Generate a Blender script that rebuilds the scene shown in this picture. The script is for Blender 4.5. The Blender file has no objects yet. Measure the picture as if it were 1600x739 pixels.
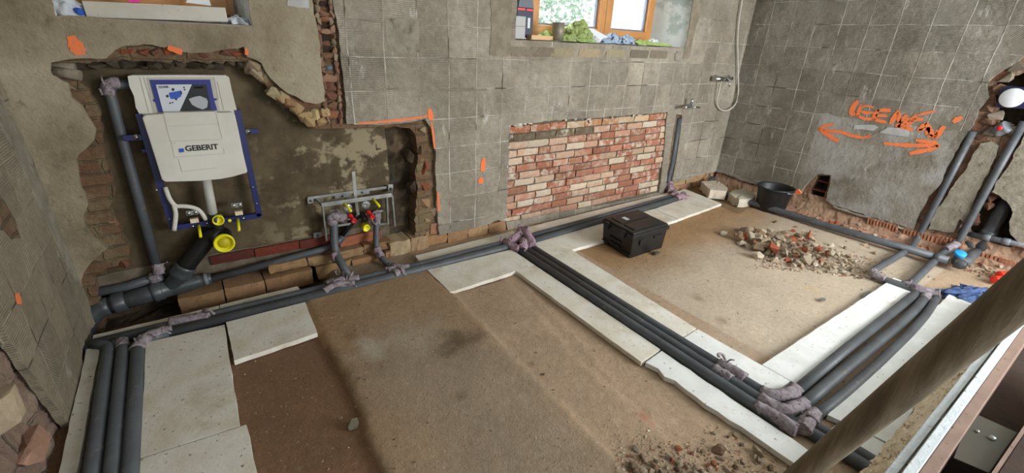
import bpy, bmesh, math, random
from mathutils import Vector, Matrix, Euler, noise
from mathutils.geometry import tessellate_polygon
S = bpy.context.scene; COL = S.collection
PI = math.pi
# ------------------------------------------------------------------ camera
EUL = Euler((1.15707188, -0.0459187065, -0.60390435), 'XYZ'); FPX = 704.58; CAMH = 1.7
cam = bpy.data.objects.new('camera', bpy.data.cameras.new('camera')); COL.objects.link(cam)
cam.location = (0, 0, CAMH); cam.rotation_euler = EUL
cam.data.sensor_fit = 'HORIZONTAL'; cam.data.sensor_width = 36; cam.data.lens = 36 * FPX / 1600; cam.data.clip_start = .02
S.camera = cam
# ------------------------------------------------------------------ light
S.view_settings.view_transform = 'Standard'; S.view_settings.look = 'None'
S.view_settings.exposure = 0.48; S.view_settings.gamma = 1; S.view_settings.use_curve_mapping = False
W = bpy.data.worlds.new('sky'); S.world = W; W.use_nodes = True
wn = W.node_tree; wn.nodes['Background'].inputs[0].default_value = (.90, .96, 1.0, 1); wn.nodes['Background'].inputs[1].default_value = 1.25
def area(name, loc, rot, sx, sy, power, color):
    l = bpy.data.lights.new(name, 'AREA'); l.shape = 'RECTANGLE'; l.size = sx; l.size_y = sy; l.energy = power; l.color = color
    o = bpy.data.objects.new(name, l); o.location = loc; o.rotation_euler = rot; COL.objects.link(o); return o
# daylight entering the two back windows and the wide opening behind the photographer
area('window_daylight', (3.45, 4.75, 3.35), (-PI/2 + .85, 0, 0), 2.4, 1.1, 330, (.93, .97, 1))
area('window_daylight', (0.0, 4.75, 3.35), (-PI/2 + .85, 0, 0), 1.0, 1.1, 60, (.93, .97, 1))
area('opening_daylight', (4.6, -2.2, 1.8), (PI/2 - .15, 0, .12), 2.4, 1.5, 190, (.95, .975, 1))
# ------------------------------------------------------------------ picture ray helpers (measure real points on known planes)
MR = EUL.to_matrix()
def ray(x, y): return MR @ Vector(((x - 800) / FPX, -(y - 369.5) / FPX, -1))
def onz(x, y, z=0.):
    d = ray(x, y); t = (z - CAMH) / d.z; return Vector((d.x * t, d.y * t, z))
def ony(x, y, Y=3.3):
    d = ray(x, y); t = Y / d.y; return Vector((d.x * t, Y, CAMH + d.z * t))
def onx(x, y, X=5.75):
    d = ray(x, y); t = X / d.x; return Vector((X, d.y * t, CAMH + d.z * t))
# ------------------------------------------------------------------ materials
MATS = {}
def lin(c):
    if isinstance(c, str): c = tuple(int(c[i:i+2], 16) / 255 for i in (0, 2, 4))
    return tuple((v / 12.92 if v <= .04045 else ((v + .055) / 1.055) ** 2.4) for v in c) + (1,)
class NT:
    def __init__(s, name):
        s.m = bpy.data.materials.new(name); s.m.use_nodes = True; s.t = s.m.node_tree; s.b = s.t.nodes['Principled BSDF']; MATS[name] = s.m
        s.tc = s.n('ShaderNodeTexCoord')
    def n(s, ty, **k):
        nd = s.t.nodes.new(ty)
        for a, v in k.items(): setattr(nd, a, v)
        return nd
    def l(s, a, b): s.t.links.new(a, b)
    def put(s, sock, v):
        if isinstance(v, bpy.types.NodeSocket): s.l(v, sock)
        else: sock.default_value = v
    def math(s, op, a, b=0., c=None):
        nd = s.n('ShaderNodeMath', operation=op); s.put(nd.inputs[0], a); s.put(nd.inputs[1], b)
        if c is not None: s.put(nd.inputs[2], c)
        return nd.outputs[0]
    def noise(s, scale, detail=4, rough=.55, vec=None, dist=0.):
        nd = s.n('ShaderNodeTexNoise'); nd.inputs['Scale'].default_value = scale; nd.inputs['Detail'].default_value = detail
        nd.inputs['Roughness'].default_value = rough; nd.inputs['Distortion'].default_value = dist
        s.l(vec or s.tc.outputs['Object'], nd.inputs['Vector']); return nd.outputs['Fac']
    def ramp(s, fac, stops):
        nd = s.n('ShaderNodeValToRGB'); e = nd.color_ramp.elements
        while len(e) < len(stops): e.new(.5)
        for el, (p, c) in zip(e, stops): el.position = p; el.color = lin(c) if not isinstance(c, float) else (c, c, c, 1)
        s.put(nd.inputs[0], fac); return nd.outputs[0]
    def mix(s, f, a, b, mode='MIX'):
        nd = s.n('ShaderNodeMix', data_type='RGBA', blend_type=mode)
        s.put(nd.inputs[0], f); s.put(nd.inputs[6], lin(a) if isinstance(a, str) else a); s.put(nd.inputs[7], lin(b) if isinstance(b, str) else b)
        return nd.outputs[2]
    def sstep(s, v, a, b):
        nd = s.n('ShaderNodeMapRange', interpolation_type='SMOOTHSTEP'); s.put(nd.inputs[0], v)
        nd.inputs[1].default_value = a; nd.inputs[2].default_value = b; return nd.outputs[0]
    def bump(s, h, strength=.5, dist=.01):
        nd = s.n('ShaderNodeBump'); nd.inputs['Strength'].default_value = strength; nd.inputs['Distance'].default_value = dist
        s.l(h, nd.inputs['Height']); s.l(nd.outputs[0], s.b.inputs['Normal'])
    def col(s, c): s.put(s.b.inputs['Base Color'], lin(c) if isinstance(c, str) else c)
def plain(name, c, rough=.6, metal=0., var=None, vs=12., bump=0., bs=60., spec=None, dust=None):
    t = NT(name); t.b.inputs['Roughness'].default_value = rough; t.b.inputs['Metallic'].default_value = metal
    if spec is not None: t.b.inputs['Specular IOR Level'].default_value = spec
    f = t.noise(vs, 5)
    out = t.mix(t.sstep(f, .35, .68), c, var or c)
    if dust:
        dc, ds, lo, hi = dust
        out = t.mix(t.sstep(t.noise(ds, 6, .65), lo, hi), out, dc)
    t.col(out)
    if bump: t.bump(t.noise(bs, 5, .6), bump, .01)
    return t.m
def attr_mat(name, rough=.9, bump=.6, bs=45., over=None, ov=(.5, .7), osc=9., fine=.25):
    t = NT(name); t.b.inputs['Roughness'].default_value = rough
    a = t.n('ShaderNodeAttribute', attribute_name='Col')
    f = t.noise(bs * .8, 6, .65)
    v = t.math('MULTIPLY_ADD', f, fine * 2, 1 - fine)
    hs = t.n('ShaderNodeHueSaturation'); t.l(v, hs.inputs['Value']); t.l(a.outputs['Color'], hs.inputs['Color']); c = hs.outputs[0]
    if over: c = t.mix(t.math('MULTIPLY', t.sstep(t.noise(osc, 7, .7), *ov), a.outputs['Alpha']), c, over)
    t.col(c)
    h = t.math('ADD', t.noise(bs, 6, .6), t.math('MULTIPLY', t.noise(bs * 4, 3), .4)); t.bump(h, bump, .008)
    return t.m
def wall_mat(name, c1, c2, joint, su=.25, sv=.225, u0=0., smooth=None, ridge_shade=.16, dark='4b4234', dk=(.6, .8), eff='d8d4cc'):
    t = NT(name); t.b.inputs['Roughness'].default_value = .93
    sp = t.n('ShaderNodeSeparateXYZ'); t.l(t.tc.outputs['Object'], sp.inputs[0])
    x, y, z = sp.outputs
    wob = t.math('MULTIPLY_ADD', t.noise(3., 3), .03, -.015)
    u = t.math('ADD', t.math('ADD', x, y), t.math('ADD', wob, -u0)); v = t.math('ADD', z, t.math('ADD', wob, -1.315 + sv * 8))
    cu = t.math('DIVIDE', u, su); cv = t.math('DIVIDE', v, sv)
    fu = t.math('FLOOR', cu); fv = t.math('FLOOR', cv)
    cb = t.n('ShaderNodeCombineXYZ'); t.l(fu, cb.inputs[0]); t.l(fv, cb.inputs[1])
    wn_ = t.n('ShaderNodeTexWhiteNoise', noise_dimensions='3D'); t.l(cb.outputs[0], wn_.inputs['Vector'])
    rnd = wn_.outputs['Value']
    sc = t.n('ShaderNodeSeparateColor'); t.l(wn_.outputs['Color'], sc.inputs[0]); r2 = sc.outputs[1]
    du = t.math('ABSOLUTE', t.math('SUBTRACT', t.math('FRACT', cu), .5)); dv = t.math('ABSOLUTE', t.math('SUBTRACT', t.math('FRACT', cv), .5))
    dm = t.math('MAXIMUM', du, dv)
    jn = t.math('ADD', dm, t.math('MULTIPLY_ADD', t.noise(9., 4), .03, -.015))
    jm = t.sstep(jn, .476, .492)
    # trowel comb ridges, mostly level, slanted or upright on some tiles
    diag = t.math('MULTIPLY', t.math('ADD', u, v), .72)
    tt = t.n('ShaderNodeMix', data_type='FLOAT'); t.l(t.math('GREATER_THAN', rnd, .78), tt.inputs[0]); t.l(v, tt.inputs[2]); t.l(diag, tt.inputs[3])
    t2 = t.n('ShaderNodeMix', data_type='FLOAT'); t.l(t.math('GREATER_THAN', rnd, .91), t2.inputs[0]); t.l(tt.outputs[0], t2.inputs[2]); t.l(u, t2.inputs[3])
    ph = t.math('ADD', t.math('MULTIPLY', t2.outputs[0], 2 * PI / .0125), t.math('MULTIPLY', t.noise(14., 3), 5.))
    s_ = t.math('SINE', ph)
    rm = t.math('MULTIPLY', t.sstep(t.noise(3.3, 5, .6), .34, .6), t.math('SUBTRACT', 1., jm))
    if smooth:
        axis, zc, yc = smooth
        zz = t.math('ADD', z, t.math('MULTIPLY_ADD', t.noise(4., 4), .12, -.06))
        a = t.math('LESS_THAN', zz, zc); b = t.math('LESS_THAN', y if axis == 'y' else x, yc)
        sm = t.math('MULTIPLY', a, b); inv = t.math('SUBTRACT', 1., sm)
        rm = t.math('MULTIPLY', rm, inv); jm = t.math('MULTIPLY', jm, inv)
    f = t.sstep(t.noise(1.7, 7, .62), .33, .68)
    c = t.mix(f, c1, c2)
    hs = t.n('ShaderNodeHueSaturation'); t.l(c, hs.inputs['Color'])
    val = t.math('ADD', t.math('MULTIPLY_ADD', r2, .2, .9), t.math('MULTIPLY', t.math('MULTIPLY', s_, rm), ridge_shade))  # light and shade of the comb ridges painted into the colour value
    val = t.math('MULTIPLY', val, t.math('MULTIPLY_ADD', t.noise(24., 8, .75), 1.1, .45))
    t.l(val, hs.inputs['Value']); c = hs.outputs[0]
    c = t.mix(t.math('MULTIPLY', t.sstep(t.noise(2.6, 6, .68), *dk), .6), c, dark)
    jc = t.mix(t.sstep(t.noise(2.2, 3), .55, .62), joint, dark)
    c = t.mix(t.math('MULTIPLY', jm, t.sstep(t.noise(5., 3), .35, .6)), c, jc)
    # pale scrapes and lime marks
    mp = t.n('ShaderNodeMapping'); mp.inputs['Rotation'].default_value = (.6, .6, .2); mp.inputs['Scale'].default_value = (1, 1, .35); t.l(t.tc.outputs['Object'], mp.inputs[0])
    c = t.mix(t.math('MULTIPLY', t.sstep(t.noise(9., 8, .75, mp.outputs[0]), .585, .70), .6), c, eff)
    if smooth: c = t.mix(t.math('MULTIPLY', sm, t.sstep(t.noise(2.1, 6, .6), .42, .62)), c, 'a3a19b')
    t.col(c)
    h = t.math('ADD', t.math('MULTIPLY', t.math('MULTIPLY', s_, rm), .30), t.math('ADD', t.math('MULTIPLY', jm, .5), t.math('MULTIPLY', t.noise(16., 8, .68), 2.4)))
    t.bump(h, .9, .009)
    return t.m
M = {}
M['tile'] = wall_mat('combed_adhesive', '8b8272', 'a79e8e', 'c2bbae', ridge_shade=.2)
M['tile_r'] = wall_mat('combed_adhesive_right', '7a7264', '9a9488', 'c2bdb1', ridge_shade=.2, su=.25, u0=.08, smooth=('y', 1.10, 2.25))
M['tile_l'] = wall_mat('combed_adhesive_left', '857a66', '9b907b', 'aaa08c', su=.24, dk=(.62, .8), ridge_shade=.18)
t = NT('old_plaster'); t.b.inputs['Roughness'].default_value = .95
c = t.ramp(t.noise(2.2, 8, .65), [(.3, '6c604b'), (.46, '8e826b'), (.6, 'a1967f'), (.75, 'b0a68f')])
c = t.mix(t.math('MULTIPLY', t.sstep(t.noise(14., 8, .7), .56, .7), .5), c, '544833')
t.col(c); t.bump(t.math('ADD', t.noise(9., 8, .62), t.math('MULTIPLY', t.noise(60., 4), .25)), .9, .02); M['plaster'] = t.m
t = NT('wet_mortar'); t.b.inputs['Roughness'].default_value = .8
sp = t.n('ShaderNodeSeparateXYZ'); t.l(t.tc.outputs['Object'], sp.inputs[0])
dry = t.sstep(t.math('ADD', sp.outputs[0], t.math('MULTIPLY', t.noise(2., 4), .5)), .35, .95)
c = t.ramp(t.noise(6., 8, .62, dist=.15), [(.36, '42361f'), (.5, '51432c'), (.62, '5f5138')])
c = t.mix(t.math('MULTIPLY', dry, t.sstep(t.noise(4.2, 8, .62), .5, .57)), c, '918468')
t.col(c); t.bump(t.noise(25., 6, .6), .5, .008); M['wet'] = t.m
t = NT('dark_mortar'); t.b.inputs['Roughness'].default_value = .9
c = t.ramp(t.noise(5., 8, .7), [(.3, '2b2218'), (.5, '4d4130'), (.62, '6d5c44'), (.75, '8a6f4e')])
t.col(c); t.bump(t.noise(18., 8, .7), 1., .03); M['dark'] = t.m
def masonry(name, cs, mort, bw=.25, bh=.075, b=1.):
    t = NT(name); t.b.inputs['Roughness'].default_value = .95
    sp = t.n('ShaderNodeSeparateXYZ'); t.l(t.tc.outputs['Object'], sp.inputs[0])
    wob = t.math('MULTIPLY_ADD', t.noise(9., 4), .05, -.025)
    cb = t.n('ShaderNodeCombineXYZ'); t.l(t.math('ADD', t.math('ADD', sp.outputs[0], sp.outputs[1]), wob), cb.inputs[0]); t.l(t.math('ADD', sp.outputs[2], wob), cb.inputs[1])
    br = t.n('ShaderNodeTexBrick'); br.inputs['Scale'].default_value = 1; br.inputs['Brick Width'].default_value = bw; br.inputs['Row Height'].default_value = bh
    br.inputs['Mortar Size'].default_value = .008; br.inputs['Mortar Smooth'].default_value = .5
    br.inputs['Color1'].default_value = lin(cs[0]); br.inputs['Color2'].default_value = lin(cs[1]); br.inputs['Mortar'].default_value = lin(mort)
    t.l(cb.outputs[0], br.inputs['Vector'])
    c = t.mix(t.sstep(t.noise(7., 8, .7), .45, .62), br.outputs['Color'], cs[2])
    c = t.mix(t.math('MULTIPLY', t.sstep(t.noise(30., 6, .7), .5, .7), .6), c, cs[3])
    t.col(c)
    h = t.math('ADD', t.math('MULTIPLY', br.outputs['Fac'], -.8), t.math('MULTIPLY', t.noise(20., 8, .7), 1.6))
    t.bump(h, b, .02); return t.m
M['core'] = masonry('old_brick_core', ('79573f', '80664b', '897759', '574733'), '6d5d46')
M['core_red'] = masonry('red_hollow_block', ('8d5f48', '9b735a', 'a58d76', '6e4c3a'), '80695a', .30, .14)
M['core_pink'] = masonry('pinkish_rubble_masonry', ('9a7f70', 'a68c78', 'b39e88', '7d604c'), '80705c', .4, .2, 1.2)
M['brick'] = attr_mat('worn_brick', over='d0c4b0', ov=(.46, .60), osc=13., bump=.9)
M['brick2'] = attr_mat('plain_brick', fine=.3)
M['rub'] = attr_mat('rubble_fragment', bump=.8, bs=60., fine=.3)
M['soil'] = plain('reddish_rubble_soil', '8d6e57', .97, var='a68a72', vs=6, bump=1., bs=26., dust=('6b4c3a', 13., .55, .68))
M['mortar'] = plain('grey_mortar', '7d7361', .95, var='8f8574', bump=.9, bs=30.)
M['bed'] = plain('dark_joint_mortar', '5f5443', .95, var='76695a', bump=.9, bs=30.)
M['cement'] = plain('cement_band', '837c6c', .95, var='968f80', bump=.9, bs=25., dust=('6b6250', 16., .55, .7))
t = NT('floor_ground'); t.b.inputs['Roughness'].default_value = .92
a = t.n('ShaderNodeAttribute', attribute_name='Col')
hs = t.n('ShaderNodeHueSaturation'); t.l(a.outputs['Color'], hs.inputs['Color'])
t.l(t.math('MULTIPLY', t.math('MULTIPLY_ADD', t.noise(3., 8, .65), .6, .72), t.math('MULTIPLY_ADD', t.noise(30., 8, .78), .95, .53)), hs.inputs['Value'])
c = t.mix(t.math('MULTIPLY', t.sstep(t.noise(16., 6, .7), .64, .70), .7), hs.outputs[0], '50402e')
c = t.mix(t.math('MULTIPLY', t.sstep(t.noise(70., 2, .5), .70, .74), .8), c, 'cfc4b2')
c = t.mix(t.math('MULTIPLY', t.sstep(t.noise(5., 7, .7), .58, .72), .35), c, 'b5a893')
t.col(c); t.bump(t.math('ADD', t.noise(30., 8, .7), t.math('MULTIPLY', t.noise(120., 3), .35)), .7, .01); M['floor'] = t.m
t = NT('foam_board'); t.b.inputs['Roughness'].default_value = .85
c = t.ramp(t.noise(4., 7, .6), [(.35, 'd6ccb8'), (.5, 'e2dccf'), (.62, 'e8e5dc')])
c = t.mix(t.math('MULTIPLY', t.sstep(t.noise(2.3, 6, .65), .52, .68), .55), c, 'b8a586')
c = t.mix(t.math('MULTIPLY', t.sstep(t.noise(55., 3, .5), .68, .72), .9), c, '6b5a48')
t.col(c); t.bump(t.noise(40., 6, .7), .45, .008); M['foam'] = t.m
t = NT('foam_board_clean'); t.b.inputs['Roughness'].default_value = .8
c = t.ramp(t.noise(5., 6, .6), [(.4, 'dcdcd8'), (.6, 'e9e9e6')])
c = t.mix(t.math('MULTIPLY', t.sstep(t.noise(38., 4, .6), .665, .70), .9), c, '5e4c3e')
c = t.mix(t.math('MULTIPLY', t.sstep(t.noise(3., 6, .7), .6, .72), .5), c, 'c4ad96')
t.col(c); t.bump(t.noise(50., 5, .7), .3, .006); M['foamw'] = t.m
M['foamcut'] = plain('crumbly_foam_edge', 'eadbc0', .95, var='dcc8a6', vs=20, bump=1., bs=35., dust=('7a6247', 45., .6, .7))
M['pipe'] = plain('grey_pipe_insulation', '4a4d50', .5, var='55595d', vs=8, bump=.08, bs=200., dust=('857a6d', 18., .58, .78))
M['ht'] = plain('grey_drain_plastic', '474b4d', .38, var='3f4345', vs=5, dust=('7d766a', 12., .58, .8))
M['htl'] = plain('light_grey_drain_plastic', '7a8086', .4, var='6d7378', dust=('9a8f82', 14., .55, .75))
M['fleece'] = plain('speckled_felt_wrap', '83777c', .98, var='9d9498', vs=45., bump=.7, bs=80., dust=('54454e', 60., .56, .66))
M['fleecep'] = plain('mauve_felt_wrap', '9d7f8b', .98, var='b39ba4', vs=45., bump=.8, bs=80., dust=('5e4654', 60., .56, .66))
M['black'] = plain('black_plastic', '151515', .42, var='1c1c1b', vs=6, dust=('3a3833', 18., .62, .85))
M['bucket'] = plain('black_bucket_plastic', '18191a', .5, var='202122', dust=('8f8a80', 26., .66, .74))
M['yellow'] = plain('yellow_plastic', 'e6dc1a', .4)
M['yellow_shade'] = plain('yellow_plastic_shaded', 'b9ab12', .5)  # shaded copy of the yellow plastic
M['red'] = plain('red_plastic', 'd6242c', .4)
M['orange_red'] = plain('orange_red_plastic', 'f0361e', .4)
M['blue'] = plain('blue_painted_steel', '1a2255', .4, var='1f2860')
M['bluelogo'] = plain('blue_print', '2a55b4', .5)
M['bluecap'] = plain('blue_cap_plastic', '2f9be0', .4)
M['white'] = plain('white_polystyrene', 'd6d3c8', .7, var='c9c5b8', vs=3, bump=.1, bs=150.)
M['white_line'] = plain('grey_mould_line', 'b7b3a7', .7)
M['printblack'] = plain('black_print', '17181a', .5)
M['printgrey'] = plain('pale_print', 'c9cdd4', .5)
M['printblue'] = plain('dark_blue_print', '27307c', .5)
M['ceramic'] = plain('printed_basin', 'a8abb0', .5)
M['pvcgrey'] = plain('pale_flush_pipe', 'b9b8b0', .5, dust=('98938a', 20., .5, .8))
M['zinc'] = plain('galvanised_steel', 'b0b3b0', .38, .75, var='8f938f', vs=9)
M['zincd'] = plain('bracket_steel', '5a5852', .45, .7, var='5f5a52', vs=9)
M['chrome'] = plain('chrome', 'c9ccd0', .12, 1.)
M['wood'] = plain('window_wood', 'b87f45', .45, var='c68e54', vs=4)
M['woodl'] = plain('window_wood_pale', 'd3a878', .5)
M['seal'] = plain('grey_glazing_spacer', '6d7480', .5)
M['revealw'] = plain('white_reveal_plaster', 'c9cfcb', .9, var='dfe2df', vs=3, bump=.6, bs=8., dust=('a9b3ae', 3., .5, .6))
M['sillc'] = plain('sill_cement', '8d857a', .95, var='a09889', bump=.8, bs=20.)
M['offw'] = plain('dusty_white_timber', 'bdb7a8', .8, var='cac5b9', vs=6, dust=('8f8676', 30., .62, .72))
M['wtimber'] = plain('flaking_white_paint', 'c3cace', .7, var='d3d8da', vs=12, bump=.5, bs=50., dust=('7f7c78', 28., .62, .7))
M['btimber'] = plain('brown_timber', '80675a', .75, var='8d7465', vs=9, dust=('5b4638', 25., .6, .7))
M['rust'] = plain('dark_brown_board', '2b1c11', .9, var='3a2615', vs=5, bump=.5, bs=14., dust=('2a1a10', 7., .5, .7))
t = NT('handle_wood'); t.b.inputs['Roughness'].default_value = .7
mp = t.n('ShaderNodeMapping'); mp.inputs['Scale'].default_value = (26, 26, 1.6); t.l(t.tc.outputs['Object'], mp.inputs[0])
t.col(t.ramp(t.noise(1.6, 8, .7, mp.outputs[0]), [(.3, '5d5140'), (.48, '7d6f59'), (.6, '958670'), (.75, 'a99b82')])); t.bump(t.noise(3., 6, .7, mp.outputs[0]), .5, .004); M['handle'] = t.m
t = NT('orange_spray'); t.b.inputs['Roughness'].default_value = .8
t.col(t.mix(t.sstep(t.noise(40., 5, .7), .42, .7), 'f47a40', 'cf8560')); t.bump(t.noise(60., 4), .4, .004); M['spray'] = t.m
M['chip'] = plain('smooth_white_filler', 'a9a9a7', .85, var='b5b5b2', bump=.3, bs=30.)
M['bluerag'] = plain('blue_cloth', '33466e', .95, var='46608f', vs=20, bump=.8, bs=40., dust=('7d7a78', 30., .55, .7))
M['greenrag'] = plain('green_cloth', '8fa05a', .95, var='a9b877', vs=25, bump=.8, bs=60., dust=('5c5a3c', 22., .52, .66))
M['lime'] = plain('lime_cloth', '96ae5e', .9, var='a8bd7a', vs=25, bump=.5, bs=50.)
M['bwrag'] = plain('blue_white_cloth', '9fb4cf', .95, var='c8d6df', vs=22, bump=.8, bs=50., dust=('1f2a50', 26., .53, .58))
M['tin'] = plain('dull_tin', '8b8a80', .5, .5, var='a89b80', vs=20)
M['boxgrey'] = plain('grey_box', 'b5b3b1', .7)
M['navy'] = plain('navy_tool_case', '1d2140', .5)
M['grey'] = plain('grey_tool_top', '5d626c', .5)
M['pink'] = plain('pink_plastic', 'e93a9c', .5)
M['paper'] = plain('white_paper', 'dcdfe2', .8)
M['cloth_w'] = plain('white_cloth', 'd5d8dc', .9, var='bcc0c6', bump=.8, bs=30.)
M['leaf'] = plain('pale_leaf', 'b3c9b0', .8, var='c9d8cc', vs=3)
M['trunk'] = plain('bark', '6d5a48', .9)
M['house'] = plain('pale_render', 'cfcfc8', .9)
t = NT('window_glass'); t.b.inputs['Roughness'].default_value = .0; t.b.inputs['Transmission Weight'].default_value = 1; t.b.inputs['IOR'].default_value = 1.02; t.col('ffffff'); M['glass'] = t.m
# ------------------------------------------------------------------ mesh helpers
def fillet(pts, r, n=5):
    pts = [Vector(p) for p in pts]
    out = [pts[0]]
    for i in range(1, len(pts) - 1):
        a, b, c = pts[i-1], pts[i], pts[i+1]
        d1 = min(r, (a - b).length * .48); d2 = min(r, (c - b).length * .48)
        p = b + (a - b).normalized() * d1; q = b + (c - b).normalized() * d2
        for k in range(n + 1):
            s = k / n; out.append(p.lerp(b, s).lerp(b.lerp(q, s), s))
    out.append(pts[-1]); return out
class MB:
    def __init__(s): s.v = []; s.f = []; s.c = []; s.sm = []
    def add(s, vs, fs, col=None, smooth=False):
        o = len(s.v); s.v += [Vector(v) for v in vs]
        for f in fs: s.f.append([i + o for i in f]); s.c.append(col); s.sm.append(smooth)
        return s
    def box(s, a, b, col=None):     # corner to corner
        a = Vector(a); b = Vector(b)
        vs = [(x, y, z) for x in (a.x, b.x) for y in (a.y, b.y) for z in (a.z, b.z)]
        return s.add(vs, [(0,1,3,2), (4,6,7,5), (0,4,5,1), (2,3,7,6), (0,2,6,4), (1,5,7,3)], col)
    def bar(s, p, q, w, h, up=(0,0,1), col=None):   # rectangular bar from p to q
        p = Vector(p); q = Vector(q); d = (q - p).normalized(); up = Vector(up)
        sd = d.cross(up).normalized(); u = sd.cross(d).normalized()
        vs = []
        for e in (p, q):
            for a, b in ((-1,-1), (1,-1), (1,1), (-1,1)): vs.append(e + sd * (a * w / 2) + u * (b * h / 2))
        return s.add(vs, [(0,1,2,3), (7,6,5,4), (0,4,5,1), (1,5,6,2), (2,6,7,3), (3,7,4,0)], col)
    def tube(s, pts, r, n=14, bend=0., caps=True, rough=0., seed=0, flat=1.):
        if bend: pts = fillet(pts, bend)
        pts = [Vector(p) for p in pts]
        rr = r if callable(r) else (lambda t, r=r: r)
        tan = []
        for i in range(len(pts)):
            a = pts[max(0, i-1)]; b = pts[min(len(pts)-1, i+1)]; tan.append((b - a).normalized())
        u = tan[0].orthogonal().normalized()
        if abs(tan[0].z) < .9: u = (Vector((0,0,1)) - tan[0] * tan[0].z).normalized()
        rings = []; L = len(pts)
        for i in range(L):
            u = (u - tan[i] * u.dot(tan[i])).normalized(); w = tan[i].cross(u)
            for k in range(n):
                a = 2 * PI * k / n; q = rr(i / max(1, L-1))
                if rough:
                    e = pts[i] * 28 + Vector((math.cos(a), math.sin(a), seed)) * 1.3
                    q *= 1 + rough * noise.noise(e) + rough * .7 * noise.noise(e * 2.7)
                rings.append(pts[i] + (u * math.cos(a) * flat + w * math.sin(a)) * q)
        fs = [(i*n+k, i*n+(k+1)%n, (i+1)*n+(k+1)%n, (i+1)*n+k) for i in range(L-1) for k in range(n)]
        s.add(rings, fs, None, True)
        if caps:
            o = len(s.v) - L*n
            s.f.append([o + k for k in range(n)][::-1]); s.c.append(None); s.sm.append(False)
            s.f.append([o + (L-1)*n + k for k in range(n)]); s.c.append(None); s.sm.append(False)
        return s
    def lathe(s, prof, base, axis=(0,0,1), n=24):   # prof: (radius, distance along the axis)
        base = Vector(base); ax = Vector(axis).normalized(); u = ax.orthogonal().normalized(); w = ax.cross(u)
        vs = [base + ax * h + (u * math.cos(2*PI*k/n) + w * math.sin(2*PI*k/n)) * r for r, h in prof for k in range(n)]
        fs = [(i*n+k, i*n+(k+1)%n, (i+1)*n+(k+1)%n, (i+1)*n+k) for i in range(len(prof)-1) for k in range(n)]
        return s.add(vs, fs, None, True)
    def prism(s, poly, off, holes=(), col=None):   # planar outline with holes, pushed along off
        loops = [[Vector(p) for p in poly]] + [[Vector(p) for p in h] for h in holes]
        off = Vector(off); flat = [p for l in loops for p in l]; N = len(flat)
        tris = tessellate_polygon(loops)
        o = len(s.v); s.v += flat + [p + off for p in flat]
        for t_ in tris: s.f.append([o+i for i in t_]); s.f.append([o+N+i for i in t_][::-1]); s.c += [col]*2; s.sm += [False]*2
        k = 0
        for l in loops:
            for i in range(len(l)):
                a = k + i; b = k + (i+1) % len(l); s.f.append([o+a, o+b, o+N+b, o+N+a]); s.c.append(col); s.sm.append(False)
            k += len(l)
        return s
    def chunk(s, c, r, rnd, npts=13, col=None):
        bm = bmesh.new(); r = Vector(r)
        for i in range(npts):
            d = Vector((rnd.gauss(0,1), rnd.gauss(0,1), rnd.gauss(0,1))).normalized()
            m = max(abs(d.x), abs(d.y), abs(d.z)); d = d.lerp(d / m, .55) * rnd.uniform(.82, 1.05)
            bm.verts.new(Vector((d.x * r.x, d.y * r.y, d.z * r.z)) + Vector(c))
        bmesh.ops.convex_hull(bm, input=bm.verts)
        bm.verts.ensure_lookup_table(); bm.verts.index_update()
        vs = [v.co.copy() for v in bm.verts]; fs = [[v.index for v in f.verts] for f in bm.faces]; bm.free()
        return s.add(vs, fs, col)
    def build(s, name, mat, parent=None, origin=None, fix=True, bevel=0.):
        if parent is not None: o0 = Vector(parent['_o'])
        elif origin is not None: o0 = Vector(origin)
        else: o0 = Vector((0,0,0))
        me = bpy.data.meshes.new(name); me.from_pydata([v - o0 for v in s.v], [], s.f); me.update()
        if fix:
            bm = bmesh.new(); bm.from_mesh(me)
            if not any(s.c): bmesh.ops.remove_doubles(bm, verts=bm.verts, dist=1e-6)
            bmesh.ops.recalc_face_normals(bm, faces=bm.faces)
            bm.to_mesh(me); bm.free()
        if any(c is not None for c in s.c):
            at = me.color_attributes.new('Col', 'FLOAT_COLOR', 'CORNER')
            for p, c in zip(me.polygons, s.c):
                cc = c or (.5,.5,.5,1)
                for li in p.loop_indices: at.data[li].color = cc
        if len(s.sm) == len(me.polygons): me.polygons.foreach_set('use_smooth', s.sm)
        me.materials.append(mat)
        ob = bpy.data.objects.new(name, me); COL.objects.link(ob)
        if parent is not None:
            ob.parent = parent; w0 = o0
            if parent.type != 'EMPTY' or True: ob['_o'] = tuple(o0)
        else: ob.location = o0; ob['_o'] = tuple(o0)
        if bevel:
            m = ob.modifiers.new('bevel', 'BEVEL'); m.width = bevel; m.segments = 2; m.limit_method = 'ANGLE'; m.angle_limit = .7
        return ob
def thing(name, label, cat, loc=(0,0,0), group=None):
    o = bpy.data.objects.new(name, None); COL.objects.link(o); o.location = loc; o['_o'] = tuple(loc); o.empty_display_size = .05
    o['label'] = label; o['category'] = cat
    if group: o['group'] = group
    return o
def tag(o, label, cat, group=None, kind=None):
    o['label'] = label; o['category'] = cat
    if group: o['group'] = group
    if kind: o['kind'] = kind
    return o
def struct(o): o['kind'] = 'structure'; return o
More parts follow.
